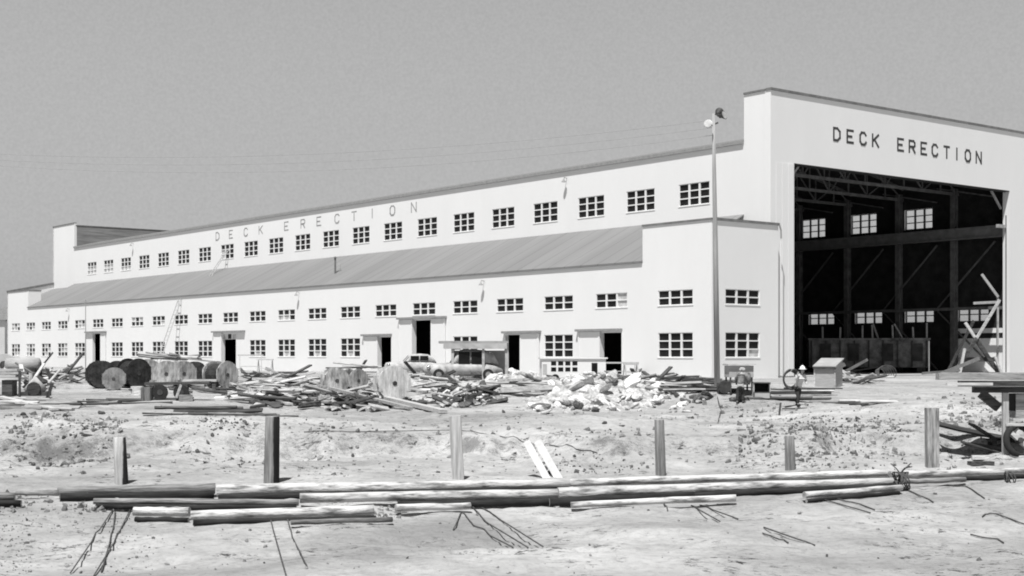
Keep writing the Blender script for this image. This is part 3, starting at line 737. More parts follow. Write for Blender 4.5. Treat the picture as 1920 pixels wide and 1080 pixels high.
pile(1000, 1300, 706, 728, 50, .35, 'scrap board behind the white rubble heap', 'scrap behind the rubble', 'mmdd', False, 0, .9, 45)
pile(1215, 1345, 700, 735, 40, .6, 'weathered board in the pile left of the floodlight pole', 'pile left of the floodlight pole', 'mmdd', False, -.1, .35, 46, .08)
pile(0, 150, 690, 720, 50, .6, 'scrap board in the far left heap before the wing', 'far left heap before the wing', 'mddm', False, 0, .9, 47, .3)
pile(250, 440, 722, 745, 20, .15, 'scrap board among the feet of the left reels', 'scrap among the left reels', 'mdd', False, 0, .9, 48, .1)
beam(592, 728, 832, 776, .34, .16, M_plankl, 'longest pale beam sloping down past the front of the big reel', h0=.35)
beam(600, 734, 770, 770, .24, .12, M_plank, 'grey beam just below the longest pale beam', h0=.3)
beam(430, 738, 545, 762, .22, .1, M_plankl, 'pale beam sloping right of the left reel group')
beam(438, 728, 500, 748, .2, .1, M_plank, 'short grey beam above the pale beam right of the left reels', h0=.25)
beam(475, 722, 640, 726, .3, .14, M_plankl, 'pale level beam across the upper lumber heap', h0=.35, h1=.3)
beam(0, 748, 104, 772, .34, .1, M_plankl, 'wide pale board sloping down from the left edge')
beam(1200, 706, 1270, 746, .2, .12, M_plankd, 'black beam sticking out of the right flank of the white rubble', h0=.5)
beam(940, 742, 1060, 740, .34, .2, M_plankl, 'thick pale beam jutting left from the white rubble', h0=.3, h1=.35)
beam(935, 726, 1040, 722, .26, .14, M_plank, 'grey beam above the thick pale one left of the white rubble', h0=.35, h1=.4)
pile(640, 710, 694, 708, 12, .5, 'dark board on top of the reels left of the big pale reel', 'boards on the middle reels', 'ddm', False, 0, .5, 7)
pile(812, 935, 722, 762, 85, .8, 'splintered board in the tangled heap below the parked vehicles', 'tangled heap of boards', 'mmddddl', False, 0, 1.0, 8, .28, small=True)
pile(940, 1060, 722, 745, 26, .55, 'plank protruding from the left side of the pale rubble', 'planks at the rubble left side', 'mmdl', True, 0, .35, 9, .1)
pile(1215, 1330, 716, 742, 26, .45, 'long board in the stack beside the floodlight pole foot', 'boards by the floodlight pole', 'mmdd', True, -.25, .3, 10, .05)
pile(95, 145, 700, 714, 16, .5, 'dark board in the far left yard heap', 'far left dark heap', 'dddm', False, 0, .8, 11)
pile(36, 95, 704, 742, 26, .8, 'dark board in the clutter at the left edge', 'left edge clutter', 'ddml', False, .3, .9, 12, .5)
pile(0, 110, 748, 772, 12, .08, 'plank lying flat on bare earth at the left edge', 'flat planks at the left edge', 'mmd', True, -.2, .25, 13, .02)
pile(130, 260, 748, 760, 8, .06, 'dark plank lying flat below the black reels', 'flat planks below the black reels', 'ddm', True, .1, .1, 14, .02)
pile(300, 352, 716, 722, 12, .25, 'dark scrap board piled over the pale reels', 'scrap over the pale reels', 'dm', False, 0, .5, 15)
for o in [x for x in C.objects if x.get('group') == 'scrap over the pale reels']: o.location.z += 1.45
for o in [x for x in C.objects if x.get('group') == 'boards on the middle reels']: o.location.z += .35
pile(1585, 1640, 708, 722, 14, .25, 'scrap board lying just outside the great doorway', 'scrap outside the doorway', 'mdl', False, 0, .6, 16)
pile(1365, 1540, 728, 752, 12, .06, 'flat board on the ground between the two workmen', 'boards between the workmen', 'dm', True, .05, .15, 17, .02)
pile(1560, 1680, 748, 762, 6, .05, 'short board lying on the pale bank right of the hut', 'boards on the right bank', 'md', False, 0, .15, 18, .02)
pile(1850, 1890, 812, 850, 10, .3, 'black broken board beside the iron wheel', 'black boards by the iron wheel', 'dd', False, .6, .8, 19, .5)
pile(330, 470, 765, 785, 6, .04, 'thin stick lying on the bare earth below the reels', 'sticks below the reels', 'd', False, 0, .1, 20, .02)

pls = [o for o in C.objects if o.name.split('.')[0] == 'plank']
pls.sort(key=lambda o: -(max(o.dimensions)*sorted(o.dimensions)[1]**.5)/o.location.y)
drop = pls[285:]; b = MB()
for o in drop:
    o.rotation_mode = 'XYZ'; M = Matrix.Translation(o.location) @ o.rotation_euler.to_matrix().to_4x4()
    b.add([M @ v.co for v in o.data.vertices], [tuple(p.vertices) for p in o.data.polygons], o.data.materials[0])
    bpy.data.objects.remove(o)
tag(b.build('scrap_wood'), 'small wood scraps strewn through the lumber heaps', 'scrap wood', kind='stuff')
# ------------------------------------------------------------------ rubble
LM = []
def lump(m, seed, sc):
    b = MB(); b.sphere((0, 0, 0), 1, m, sc, 12); r = random.Random(seed); off = Vector((seed*3.1, 1.7, 9.2))
    out = []
    for v in b.v:
        V = Vector(v); n1 = mnoise.noise(V*1.3+off)*.5+mnoise.noise(V*3.1+off)*.25; out.append(tuple(V*(1+n1)))
    b.v = out; return b
lump_protos = [lump([M_sack, M_sack, M_sack, M_sack, M_lumpd, M_sack][i], i+3, [(1, .8, .45), (1.2, .7, .5), (.9, .9, .6), (1.4, .8, .35), (1, .8, .5), (.8, .7, .7)][i]).build('rubble_lump') for i in range(6)]
usedl = set()
def rubble(u0, u1, v0, v1, n, hmax, smin, smax, label, group, seed, pick=(0, 1, 2, 3, 4, 5), peak=.5):
    r = random.Random(seed)
    for i in range(n):
        a = r.random(); e = r.random(); p = G(u0+(u1-u0)*a, v0+(v1-v0)*e); k = r.choice(pick)
        if k in usedl: o = lump_protos[k].copy(); C.objects.link(o)
        else: o = lump_protos[k]; usedl.add(k)
        s = r.uniform(smin, smax)*(1 if r.random() > .2 else 1.4)
        w_ = peak if a < peak else 1-peak
        env = max(0, 1-(abs(a-peak)/w_)**1.7)*(1-abs(2*e-1)**2)
        o.location = (p.x, p.y, p.z+s*.2+hmax*env*(.5+.5*r.random())); o.scale = (s*r.uniform(.7, 1.5), s*r.uniform(.6, 1.1), s*r.uniform(.6, 1.3))
        o.rotation_euler = (r.uniform(-.7, .7), r.uniform(-.7, .7), r.uniform(0, 6.28))
        tag(o, label, 'rubble', group)
MOUND_NOTE = None
rubble(1035, 1235, 712, 765, 135, .95, .16, .36, 'pale dusty lump in the big white rubble heap', 'big white rubble heap', 31, (0, 1, 2, 3, 5, 0, 1, 3, 4, 5), peak=.42)
rubble(985, 1290, 745, 776, 75, .12, .10, .24, 'pale fragment scattered along the foot of the white rubble', 'fragments at the rubble foot', 32)
rubble(905, 1010, 700, 722, 34, .45, .14, .3, 'pale lump in the heap just right of the parked vehicle', 'heap right of the parked vehicle', 33)
rubble(820, 930, 735, 765, 24, .3, .1, .22, 'lump caught in the tangled board heap', 'lumps in the tangled heap', 34, (0, 4, 4, 2))
rubble(1285, 1330, 745, 760, 8, .1, .12, .25, 'dark lump on the bank left of the pole foot', 'lumps left of the pole foot', 35, (4, 4, 0))
rubble(1375, 1395, 742, 752, 1, 0, .2, .25, 'small dark stone beside the nearer workman', 'stone', 36, (4,))
rubble(185, 192, 776, 780, 1, 0, .16, .2, 'single black clod alone on the earth below the black reels', 'clod', 37, (4,))
for k in range(6):
    if k not in usedl: bpy.data.objects.remove(lump_protos[k])
M_mound = mat('dusty_heap_core', .14, .55, 3.0, .95, .8, 8)
# heap core so that the lumps rest on something
for (u, v, rx, ry, h, lab) in ((1120, 745, 2.6, 1.5, .95, 'pale dusty earth core of the big white rubble heap'), (958, 714, 1.6, 1.0, .45, 'earth core of the heap right of the parked vehicle'), (870, 748, 1.6, 1.0, .5, 'earth core under the tangled boards')):
    p = G(u, v); b = MB(); n = 26; vs = []; fs = []
    for i in range(n):
        for j in range(n):
            x = (i/(n-1)*2-1)*1.5; y = (j/(n-1)*2-1)*1.5; hh = h*math.exp(-(x*x+y*y)*1.1)*(1+.5*mnoise.noise(Vector((x*3, y*3, u))))
            vs.append((x*rx, y*ry, gz(p.x+x*rx, p.y+y*ry)-p.z+hh-.12*h-.03))
    for i in range(n-1):
        for j in range(n-1): fs.append((i*n+j, i*n+j+1, (i+1)*n+j+1, (i+1)*n+j))
    b.add(vs, fs, M_mound); tag(b.build('rubble_mound', None, True, loc=p), lab, 'mound')

# clods: nobody could count them
b = MB(); r = random.Random(5); ico = bmesh.new(); bmesh.ops.create_icosphere(ico, subdivisions=1, radius=1)
iv = [v.co.copy() for v in ico.verts]; ifc = [[v.index for v in f.verts] for f in ico.faces]; ico.free()
M_clod = mat('earth_clod', .2, .3, 1.0, .95, coord='Object'); M_clodd = mat('dark_clod', .04, .12, 1.0, .95)  # the dark clods' colour also stands in for shaded crevices
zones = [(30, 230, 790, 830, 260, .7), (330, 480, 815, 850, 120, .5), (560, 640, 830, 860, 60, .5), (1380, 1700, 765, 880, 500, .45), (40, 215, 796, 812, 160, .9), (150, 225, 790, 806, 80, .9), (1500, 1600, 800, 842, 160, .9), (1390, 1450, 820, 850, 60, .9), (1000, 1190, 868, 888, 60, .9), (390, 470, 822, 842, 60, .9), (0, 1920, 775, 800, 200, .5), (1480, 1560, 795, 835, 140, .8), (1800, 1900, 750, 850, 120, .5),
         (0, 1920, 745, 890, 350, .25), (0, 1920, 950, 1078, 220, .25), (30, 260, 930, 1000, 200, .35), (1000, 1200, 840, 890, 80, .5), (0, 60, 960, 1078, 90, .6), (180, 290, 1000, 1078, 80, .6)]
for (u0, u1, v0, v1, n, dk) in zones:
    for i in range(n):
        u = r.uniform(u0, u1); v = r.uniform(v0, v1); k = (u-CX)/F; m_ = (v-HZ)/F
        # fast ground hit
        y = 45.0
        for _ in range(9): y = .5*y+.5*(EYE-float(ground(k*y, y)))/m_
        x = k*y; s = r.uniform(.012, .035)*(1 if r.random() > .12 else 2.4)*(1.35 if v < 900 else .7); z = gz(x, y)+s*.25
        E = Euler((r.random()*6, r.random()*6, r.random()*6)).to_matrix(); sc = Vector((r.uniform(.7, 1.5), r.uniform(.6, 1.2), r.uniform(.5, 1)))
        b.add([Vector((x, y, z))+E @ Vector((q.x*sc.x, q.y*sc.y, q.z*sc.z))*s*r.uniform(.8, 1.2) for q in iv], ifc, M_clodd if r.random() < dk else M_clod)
for (u0, u1, v0, v1, n, s0, s1) in [(0, 1920, 800, 850, 240, .05, .16), (20, 240, 795, 830, 120, .08, .2), (1380, 1720, 780, 860, 260, .06, .18), (0, 1920, 850, 895, 200, .04, .12), (1250, 1500, 735, 775, 90, .06, .16), (1760, 1900, 735, 850, 160, .06, .2), (0, 260, 925, 960, 120, .05, .14), (0, 1920, 925, 1075, 60, .03, .09), (700, 760, 950, 985, 30, .05, .12)]:
    for i in range(n):
        u = r.uniform(u0, u1); v = r.uniform(v0, v1); k = (u-CX)/F; m_ = (v-HZ)/F; y = 45.0
        for _ in range(9): y = .5*y+.5*(EYE-float(ground(k*y, y)))/m_
        x = k*y; s = r.uniform(s0, s1)*r.random()**.5; z = gz(x, y)-s*.1
        E = Euler((r.random()*6, r.random()*6, r.random()*6)).to_matrix()
        b.add([Vector((x, y, z))+E @ Vector((q.x*1.3, q.y, q.z*.7))*s*r.uniform(.65, 1.3) for q in iv], ifc, M_ground)
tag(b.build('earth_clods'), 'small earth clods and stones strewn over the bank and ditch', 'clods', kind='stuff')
print('debris done')

# ------------------------------------------------------------------ posts in the ditch
def post(u, vb, vt, wpx, ut, m, label, sq=False, dk=None):
    p = G(u, vb); s = S(p); h = (vb-vt)/s; r_ = wpx/s/2; dx = (ut-u)/s
    b = MB(); n = 14
    if sq: b.bar((0, 0, -.3), (dx, 0, h), r_*2, r_*1.7, m, (0, 1, 0))
    else:
        b.tube([(-dx*.2, 0, -.4), (0, 0, 0), (dx*.5, 0, h*.5), (dx, 0, h*.985), (dx, 0, h)], [r_*1.05, r_*1.05, r_, r_*.96, r_*.86], m, n, M_end)
    o = b.build('post', None, not sq, loc=(p.x, p.y, p.z)); return tag(o, label, 'post', 'posts standing in the ditch bank')
M_postl = mat('pale_post', .3, .55, 3.0, .9, .5, 9, stretch=(4, 4, .3)); M_postg = mat('grey_post', .10, .3, 3.0, .9, .5, 9, stretch=(5, 5, .3))
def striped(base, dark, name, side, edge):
    """round post with the shade of one flank painted black"""
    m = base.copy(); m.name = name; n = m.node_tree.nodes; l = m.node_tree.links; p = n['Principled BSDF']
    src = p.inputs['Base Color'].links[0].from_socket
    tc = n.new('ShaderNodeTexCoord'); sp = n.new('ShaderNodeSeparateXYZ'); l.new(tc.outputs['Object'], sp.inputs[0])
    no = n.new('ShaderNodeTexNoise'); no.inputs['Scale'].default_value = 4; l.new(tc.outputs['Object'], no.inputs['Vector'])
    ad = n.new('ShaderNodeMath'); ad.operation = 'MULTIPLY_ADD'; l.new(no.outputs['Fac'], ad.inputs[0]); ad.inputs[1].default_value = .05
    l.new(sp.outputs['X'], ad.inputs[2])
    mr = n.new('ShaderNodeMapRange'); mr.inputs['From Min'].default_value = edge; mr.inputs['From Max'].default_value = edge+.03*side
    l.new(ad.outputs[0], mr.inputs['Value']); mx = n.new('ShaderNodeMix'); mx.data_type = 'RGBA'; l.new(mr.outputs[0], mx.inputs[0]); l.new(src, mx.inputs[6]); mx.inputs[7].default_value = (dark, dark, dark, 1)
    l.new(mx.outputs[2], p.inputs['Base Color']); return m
post(228, 907, 820, 24, 224, striped(M_postl, .02, 'shaded_flank_a', 1, .085), 'pale ditch post with a flank painted as shade, leftmost of the row')
post(509, 905, 781, 28, 511, striped(M_postg, .012, 'shaded_flank_b', 1, .10), 'tall grey round ditch post with a right flank painted as shade, second from left')
post(860, 898, 780, 22, 853, M_postl, 'tall pale ditch post leaning slightly left, behind the pipes at centre', True)
post(1239, 891, 787, 19, 1236, M_postg, 'dark weathered ditch post standing straight below the white rubble')
post(1482, 881, 817, 19, 1480, M_postg, 'shortest ditch post, a dark stub on the right bank')
post(1748, 876, 765, 22, 1747, M_post, 'tall split ditch post, rightmost of the row', True)
def board(u0, v0, u1, v1, w, m, label):
    p = G(u0, v0); s = S(p); b = MB(); b.bar((0, 0, -.15), ((u1-u0)/s, .35, (v0-v1)/s), w, .07, m, (0, 1, 0)); return tag(b.build('leaning_board', None, loc=p), label, 'board', 'leaning boards in the ditch')
M_brd = mat('bleached_board', .6, .78, 2.2, .85, .3, 6)
board(1030, 896, 987, 829, .22, M_brd, 'left one of two pale boards leaning out of the ditch')
board(1052, 896, 1008, 829, .24, M_brd, 'right one of two pale boards leaning out of the ditch')
p_ = G(1089, 900)
# ------------------------------------------------------------------ logs and pipes at the foot of the bank
def log(u0, v0, u1, v1, d0, d1, m, label, cat='log', name='log', lift=0, sag=0):
    """v0, v1: lower edge marks"""
    a = G(u0, v0); c = G(u1, v1); ra = d0/S(a)/2; rc = d1/S(c)/2; lift += .015+(.05 if m is not M_shade else 0); ra *= (.84 if m is not M_shade else 1); rc *= (.84 if m is not M_shade else 1); TRENCH.append((a.copy(), c.copy(), ra))
    a = a+Vector((0, 0, ra+lift)); c = c+Vector((0, 0, rc+lift)); n = 9; pts = []; rs = []
    rr = random.Random(int(u0+v0))
    for i in range(n):
        s = i/(n-1); q = a.lerp(c, s); q.z += rr.uniform(-.012, .012)-sag*math.sin(math.pi*s); q.y += rr.uniform(-.02, .02); pts.append(q); rs.append((ra+(rc-ra)*s)*rr.uniform(.97, 1.03))
    o0 = (pts[0]+pts[-1])/2; b = MB(); 
    d = (c-a); rz = math.atan2(d.y, d.x); Mi = Matrix.Rotation(-rz, 3, 'Z') @ Matrix.Identity(3)
    # length along local z so that the grain runs with the log
    el = math.atan2(d.z, math.hypot(d.x, d.y)); Rm = Euler((0, math.pi/2-el, rz)).to_matrix(); Ri = Rm.transposed()
    b.tube([Ri @ (q-o0) for q in pts], rs, m, 14, M_end)
    o = b.build(name, None, True, loc=o0); o.rotation_euler = (0, math.pi/2-el, rz)
    for pl in o.data.polygons:
        if len(pl.vertices) > 4: pl.use_smooth = False
    return tag(o, label, cat, 'logs laid along the ditch')
def under(u0, v0, u1, v1, d0, d1, label): log(u0, v0, u1, v1, d0, d1, M_shade, label, lift=-.03)  # added black logs, standing in for shade beneath the pale ones
M_shade = mat('shade_log', .006, .03, 2.2, .8, .4, 6, stretch=(3, 3, .5))
under(112, 938, 400, 936, 14, 16, 'black log added as shade under the left bark-covered log')
under(410, 941, 700, 931, 15, 13, 'black log added as shade under the thick pale cut-ended log')
under(690, 931, 1066, 919, 12, 10, 'black log added as shade, squeezed between the two centre rows')
under(745, 953, 1040, 947, 14, 14, 'black log added as shade under the centre second row')
under(1030, 949, 1300, 935, 16, 15, 'black log added as shade under the thick second row log, left half')
under(1290, 936, 1680, 917, 14, 12, 'black log added as shade under the thick second row log, right half')
under(1075, 921, 1670, 901, 9, 9, 'black log added as shade behind the slim back log')
under(1672, 906, 2040, 893, 10, 8, 'black log added as shade under the thin log right of the lashing')
under(180, 954, 556, 956, 9, 10, 'black log added as shade under the thin front log at left')
under(254, 978, 354, 979, 10, 10, 'black stub added as shade under the short pale log stub')
under(362, 986, 700, 977, 12, 12, 'black log added as shade under the front row pale log')
under(1512, 942, 1686, 927, 8, 8, 'black log added as shade under the short front log by the lashing')
under(-120, 950, 40, 950, 14, 12, 'black log added as shade at the left edge under the entering log')
log(30, 934, 110, 935, 10, 14, M_logd, 'thin grey log bridging the gap at the left end of the row')
log(108, 933, 404, 931, 18, 24, M_logd, 'long bark-covered log at the left of the row, ending at the thick log')
log(-120, 944, 28, 944, 20, 18, M_logd, 'log end entering from the left edge of the picture')
log(406, 937, 1068, 919, 29, 20, M_log, 'thick pale log whose cut end shows left of the second post', name='log')
log(1060, 917, 1675, 898, 17, 16, M_log, 'slim pale back log running right of centre toward the cable lashing')
log(1668, 902, 2040, 889, 17, 13, M_log, 'thin log right of the lashing, continuing out of the picture')
log(176, 951, 560, 953, 14, 15, M_logd, 'thin dark log lying in front of the left bark log')
log(562, 949, 1045, 943, 22, 24, M_log, 'pale log in the second row at centre, joined end to end', lift=.02)
log(1046, 943, 1690, 914, 29, 18, M_log, 'thick pale log in the second row right of centre')
log(250, 973, 356, 974, 20, 22, M_log, 'short pale log stub in the front row at left')
log(358, 981, 702, 972, 22, 24, M_log, 'front row pale log below the second post')
log(742, 964, 882, 961, 17, 16, M_log, 'short front log right of the small dirt cone')
log(545, 990, 735, 984, 11, 12, M_logd, 'half buried thin log lowest in the row')
log(1070, 957, 1380, 945, 13, 16, M_log, 'thin front log with a pale cut end, right of centre')
log(1508, 940, 1690, 925, 15, 14, M_log, 'short front log just left of the cable lashing')
log(1690, 913, 1810, 907, 12, 10, M_logd, 'thin dark log under the back log right of the lashing')
# pipe mouth behind the dirt cone
# lashing
la = G(1688, 918); b = MB(); r = random.Random(3)
for k in range(9):
    pts = []; ph = r.random()*6; xx = r.uniform(-.16, .16)
    for i in range(22):
        a = i/21*2*math.pi*r.choice([1.0]); pts.append((xx+.08*math.sin(a*2+ph), math.cos(a)*(.30+r.uniform(0, .05)), .22+math.sin(a)*.26))
    b.tube(pts, .02, M_rod, 6)
for k in range(5):
    a = r.uniform(0, 6); b.tube([(0, 0, .45), (.15*math.cos(a), -.05, .6), (.32*math.cos(a), -.1, .62+.15*r.random())], .016, M_rod, 5)
tag(b.build('cable_lashing', None, True, loc=la), 'tangled black cable lashing the logs together, right of centre', 'cable')
la2 = G(1890, 905); b = MB()
for k in range(4):
    b.tube([(.1*math.cos(i/10*6.28+k)+.02*k, .18*math.cos(i/10*6.28), .12+.2*math.sin(i/10*6.28)) for i in range(11)], .02, M_rod, 5)
tag(b.build('cable_lashing', None, True, loc=la2), 'small black cable loop on the log at the right edge', 'cable')

# rods and wires lying down the slope
def rod(pts, label, r_=.017, m=None, group='iron rods lying down the slope', cat='rod', name='iron_rod', arch=.03):
    P = []
    for (u0, v0), (u1, v1) in zip(pts[:-1], pts[1:]):
        a = G(u0, v0); c = G(u1, v1); n = 6
        for i in range(n if (u1, v1) != pts[-1] else n+1):
            s = i/n; q = a.lerp(c, s); q.z = max(q.z, gz(q.x, q.y))+r_+arch*.5; P.append(q)
    b = MB(); b.tube(P, r_, m or M_rod, 6); tag(b.build(name, None, True), label, cat, group)
rods = [([(212, 958), (172, 1018), (132, 1078)], 'leftmost thin rod running down from the logs'),
        ([(244, 958), (214, 1020), (176, 1082)], 'second thin rod from the left running out of the bottom'),
        ([(216, 962), (213, 990), (206, 1020), (190, 1075)], 'crooked wire hanging between the two leftmost rods'),
        ([(500, 962), (512, 995), (536, 1082)], 'left one of the rod pair below the second post'),
        ([(532, 962), (548, 1010), (576, 1067)], 'right one of the rod pair below the second post'),
        ([(866, 962), (888, 988), (920, 1008), (962, 1030)], 'lowest rod of the centre fan, bending at its middle'),
        ([(884, 950), (912, 982), (990, 1030)], 'middle rod of the centre fan'),
        ([(902, 954), (935, 975), (1018, 1028)], 'longest right rod of the centre fan'),
        ([(866, 962), (850, 996)], 'short stub of the centre fan pointing left'),
        ([(1240, 935), (1252, 960)], 'short bent rod left of the twin rods right of centre'),
        ([(1296, 950), (1350, 980)], 'lower one of the twin rods below the thin front log'),
        ([(1312, 950), (1384, 976)], 'upper one of the twin rods below the thin front log'),
        ([(1430, 1003), (1478, 1022)], 'lower short rod lying alone right of centre'),
        ([(1432, 992), (1528, 1026)], 'upper longer rod lying alone right of centre'),
        ([(1546, 940), (1632, 964)], 'lower one of the rod pair left of the lashing'),
        ([(1560, 935), (1640, 958)], 'upper one of the rod pair left of the lashing'),
        ([(1700, 920), (1750, 944)], 'faint rod right below the lashing'),
        ([(1776, 911), (1846, 937)], 'thin rod slanting right near the right end of the logs'),
        ([(1842, 972), (1856, 965), (1925, 987)], 'hooked rod curving out at the right edge'),
        ([(1820, 1005), (1882, 1021)], 'faint rod half buried near the right edge')]
for pts, lab in rods: rod(pts, lab)
rod([(570, 812), (700, 811), (860, 808), (940, 820), (985, 832)], 'slack cable lying along the bank behind the centre post', .014, M_rod, 'cables on the bank', 'cable', 'ground_cable')
rod([(1030, 836), (1080, 846), (1120, 852)], 'short cable on the bank right of the leaning boards', .014, M_rod, 'cables on the bank', 'cable', 'ground_cable')
rod([(1345, 745), (1352, 770), (1346, 795)], 'thin cable trailing down the mound from the floodlight pole', .014, M_rod, 'cables on the bank', 'cable', 'ground_cable')
rod([(440, 782), (560, 783)], 'thin straight stick behind the second ditch post', .03, M_rod, 'sticks below the reels', 'stick', 'stick')
st = G(1461, 779); b = MB(); b.bar((0, 0, 0), (.06, 0, .5), .07, .06, M_rod); tag(b.build('stake', None, loc=st), 'short upright stake on the mound between the workmen', 'stake')

# ------------------------------------------------------------------ vehicles
def sedan(name, p, rz, m, label, Lc=4.6, Wc=1.72, H=1.66, estate=False, belt=1.10):
    e = empty(name, p, rz, label, 'car')
    # body loft along x (front = -x)
    secs = [(-2.30, .42, .45, .78), (-2.18, .55, .36, .95), (-1.7, .62, .30, 1.02), (-.95, .72, .28, 1.05), (-.55, .84, .28, 1.06), (.3, .86, .28, 1.05), (1.1, .84, .28, 1.03), (1.8, .74, .32, .92), (2.2, .6, .38, .75), (2.32, .45, .45, .62)]
    def loft(secs, n=16, pw=3.2):
        vs = []; fs = []
        for (x, hw, z0, z1) in secs:
            for k in range(n):
                a = 2*math.pi*k/n+math.pi/n; c, s = math.cos(a), math.sin(a)
                cc = math.copysign(abs(c)**(2/pw), c); ss = math.copysign(abs(s)**(2/pw), s)
                vs.append((x*Lc/4.6, hw*cc*Wc/1.72, (z0+z1)/2+(z1-z0)/2*ss))
        for i in range(len(secs)-1):
            for k in range(n): fs.append((i*n+k, i*n+(k+1) % n, (i+1)*n+(k+1) % n, (i+1)*n+k))
        fs.append(tuple(range(n))); fs.append(tuple((len(secs)-1)*n+k for k in range(n))); return vs, fs
    b = MB(); b.add(*loft(secs), m); b.build('body', e, True)
    rear = 1.75 if not estate else 2.05
    cab = [(-.72, .70, .95, 1.06), (-.35, .70, .95, H-.16), (-.1, .68, .95, H-.03), (.5, .68, .95, H), (rear*.62, .66, .95, H-.06), (rear*.85, .60, .95, H-.26), (rear, .5, .9, 1.02)]
    b = MB(); b.add(*loft(cab), m); b.build('cabin', e, True)
    for sy in (-1, 1):
        for (x0, x1) in ((-.30, .34), (.44, 1.08)):
            b = MB(); yy = sy*.71*Wc/1.72; g_ = .0
            b.box(x0*Lc/4.6, x1*Lc/4.6, yy-.01, yy+.01, belt, H-.17, M_glass)
            b.build('side_window', e)
    b = MB(); b.add([(-.80, -.5, 1.07), (-.80, .5, 1.07), (-.42, .46, H-.14), (-.42, -.46, H-.14)], [(0, 1, 2, 3)], M_glass); b.build('windscreen', e)
    for x in (-1.45, 1.4):
        for sy in (-1, 1):
            b = MB(); b.sphere((x*Lc/4.6, sy*.72*Wc/1.72, .55), .46, m, (1.15, .34, .72), 14); b.build('wing', e, True)
            b = MB(); y0 = sy*.70*Wc/1.72; y1 = sy*.90*Wc/1.72
            b.tube([(x*Lc/4.6, y0, .34), (x*Lc/4.6, y1, .34)], .34, M_rub, 20); w_ = b.build('wheel', e)
            k = MB(); k.tube([(x*Lc/4.6, y1, .34), (x*Lc/4.6, y1+sy*.02, .34)], .17, M_chrome, 14); k.build('hubcap', w_)
    for sy in (-1, 1):
        b = MB(); b.sphere((-2.02*Lc/4.6, sy*.60, .78), .13, M_chrome, (1, 1, 1), 10); b.build('headlight', e, True)
    for x in (-2.42, 2.42):
        b = MB(); b.box(x*Lc/4.6-.04, x*Lc/4.6+.04, -.75, .75, .42, .55, M_chrome); b.build('bumper', e)
    return e
p = G(776, 704); sedan('parked_car', p, math.radians(8), mat('dusty_white_paint', .3, .5, 2.5, .7), 'white rounded sedan parked left, behind the big pale reel', H=1.62, Lc=4.3)
p = G(868, 712); sedan('parked_car', p, math.radians(6), M_paintl, 'light grey large-windowed car in front of the flat-roofed shelter', H=1.9, Lc=4.9, Wc=1.8, estate=True, belt=.98)
# shelter behind
p = G(888, 712); sh = empty('timber_shelter', (p.x, p.y, p.z), .02, 'open timber shelter with a flat grey roof behind the light grey car', 'shelter')
wS = 130/S(p); hS = (p.z-(EYE-(642-HZ)/F*p.y)); hS = (EYE+(HZ-642)/F*p.y)-p.z
b = MB(); b.box(-wS/2, wS/2, -.8, 1.6, hS-.06, hS+.08, M_hutroof); b.box(-wS/2+.3, wS/2-.1, -.84, -.8, hS-.4, hS-.061, M_canvas); b.build('roof', sh)
for x in (-wS*.30, wS*.14, wS*.47):
    for y in (-.65, 1.4):
        b = MB(); b.box(x-.08, x+.08, y-.07, y+.07, -.1, hS-.061, M_canvas); b.build('upright', sh)
b = MB(); b.box(wS*.18, wS*.48, 1.2, 1.3, 0, hS-.5, M_canvas); b.build('back_panel', sh)
b = MB(); b.box(wS*.12, wS*.26, -.3, .2, .9, hS-.7, M_iron); b.bar((wS*.16, -.32, 1.3), (wS*.24, -.32, hS-.6), .1, .1, M_plankl); b.build('winch', sh)
# low trailer with little windows
p = G(1076, 716); tl_ = empty('site_trailer', p, TH-.62, 'low white site trailer with small panes, half hidden by the rubble below a wall window', 'trailer')
b = MB(); b.box(-1.9, 1.9, 0, 1.6, .25, 1.36, M_wall); b.box(-2.0, 2.0, -.08, 1.7, 1.361, 1.44, M_wall2); b.build('body', tl_)
b = MB()
for i in range(4):
    for j in range(2): b.box(-1.35+i*.42, -1.35+i*.42+.3, -.012, -.002, .62+j*.36, .86+j*.36, M_glass)
b.build('window', tl_)
b = MB(); b.box(1.05, 1.4, -.014, -.002, .3, 1.12, M_glass); b.build('door', tl_)
b = MB(); b.box(-1.85, -1.6, -.014, -.002, .45, 1.05, M_canvas); b.build('hatch', tl_)
for x in (-1.1, 1.1):
    b = MB(); b.tube([(x, -.02, .22), (x, .12, .22)], .24, M_rub, 14); b.build('wheel', tl_)
# saw horses
def sawhorse(u, v, w, h, label, m=None, rz=0):
    m = m or MATS['pale_ladder']
    p = G(u, v); e = empty('sawhorse', p, rz, label, 'sawhorse', 'sawhorses along the wing')
    b = MB(); b.bar((-w/2, 0, h), (w/2, 0, h), .1, .09, m); b.build('top_rail', e)
    for x in (-w*.42, w*.42):
        for y in (-.28, .28): b = MB(); b.bar((x, y, 0), (x, y*.1, h), .06, .07, m); b.build('leg', e)
    b = MB(); b.bar((-w*.42, -.14, h*.5), (w*.42, -.14, h*.5), .05, .05, m); b.build('stretcher', e)
sawhorse(1150, 712, 3.2, 1.05, 'long pale sawhorse rail crossing in front of the nearest doorway')
sawhorse(1183, 714, 1.0, 1.0, 'short pale sawhorse right of the nearest doorway', rz=.4)
sawhorse(470, 708, 1.7, 1.5, 'spindly pale sawhorse right of the left reel group', rz=.2)
sawhorse(497, 707, 1.2, 1.2, 'small pale sawhorse below the wing windows, left of the upper lumber heap', rz=-.2)

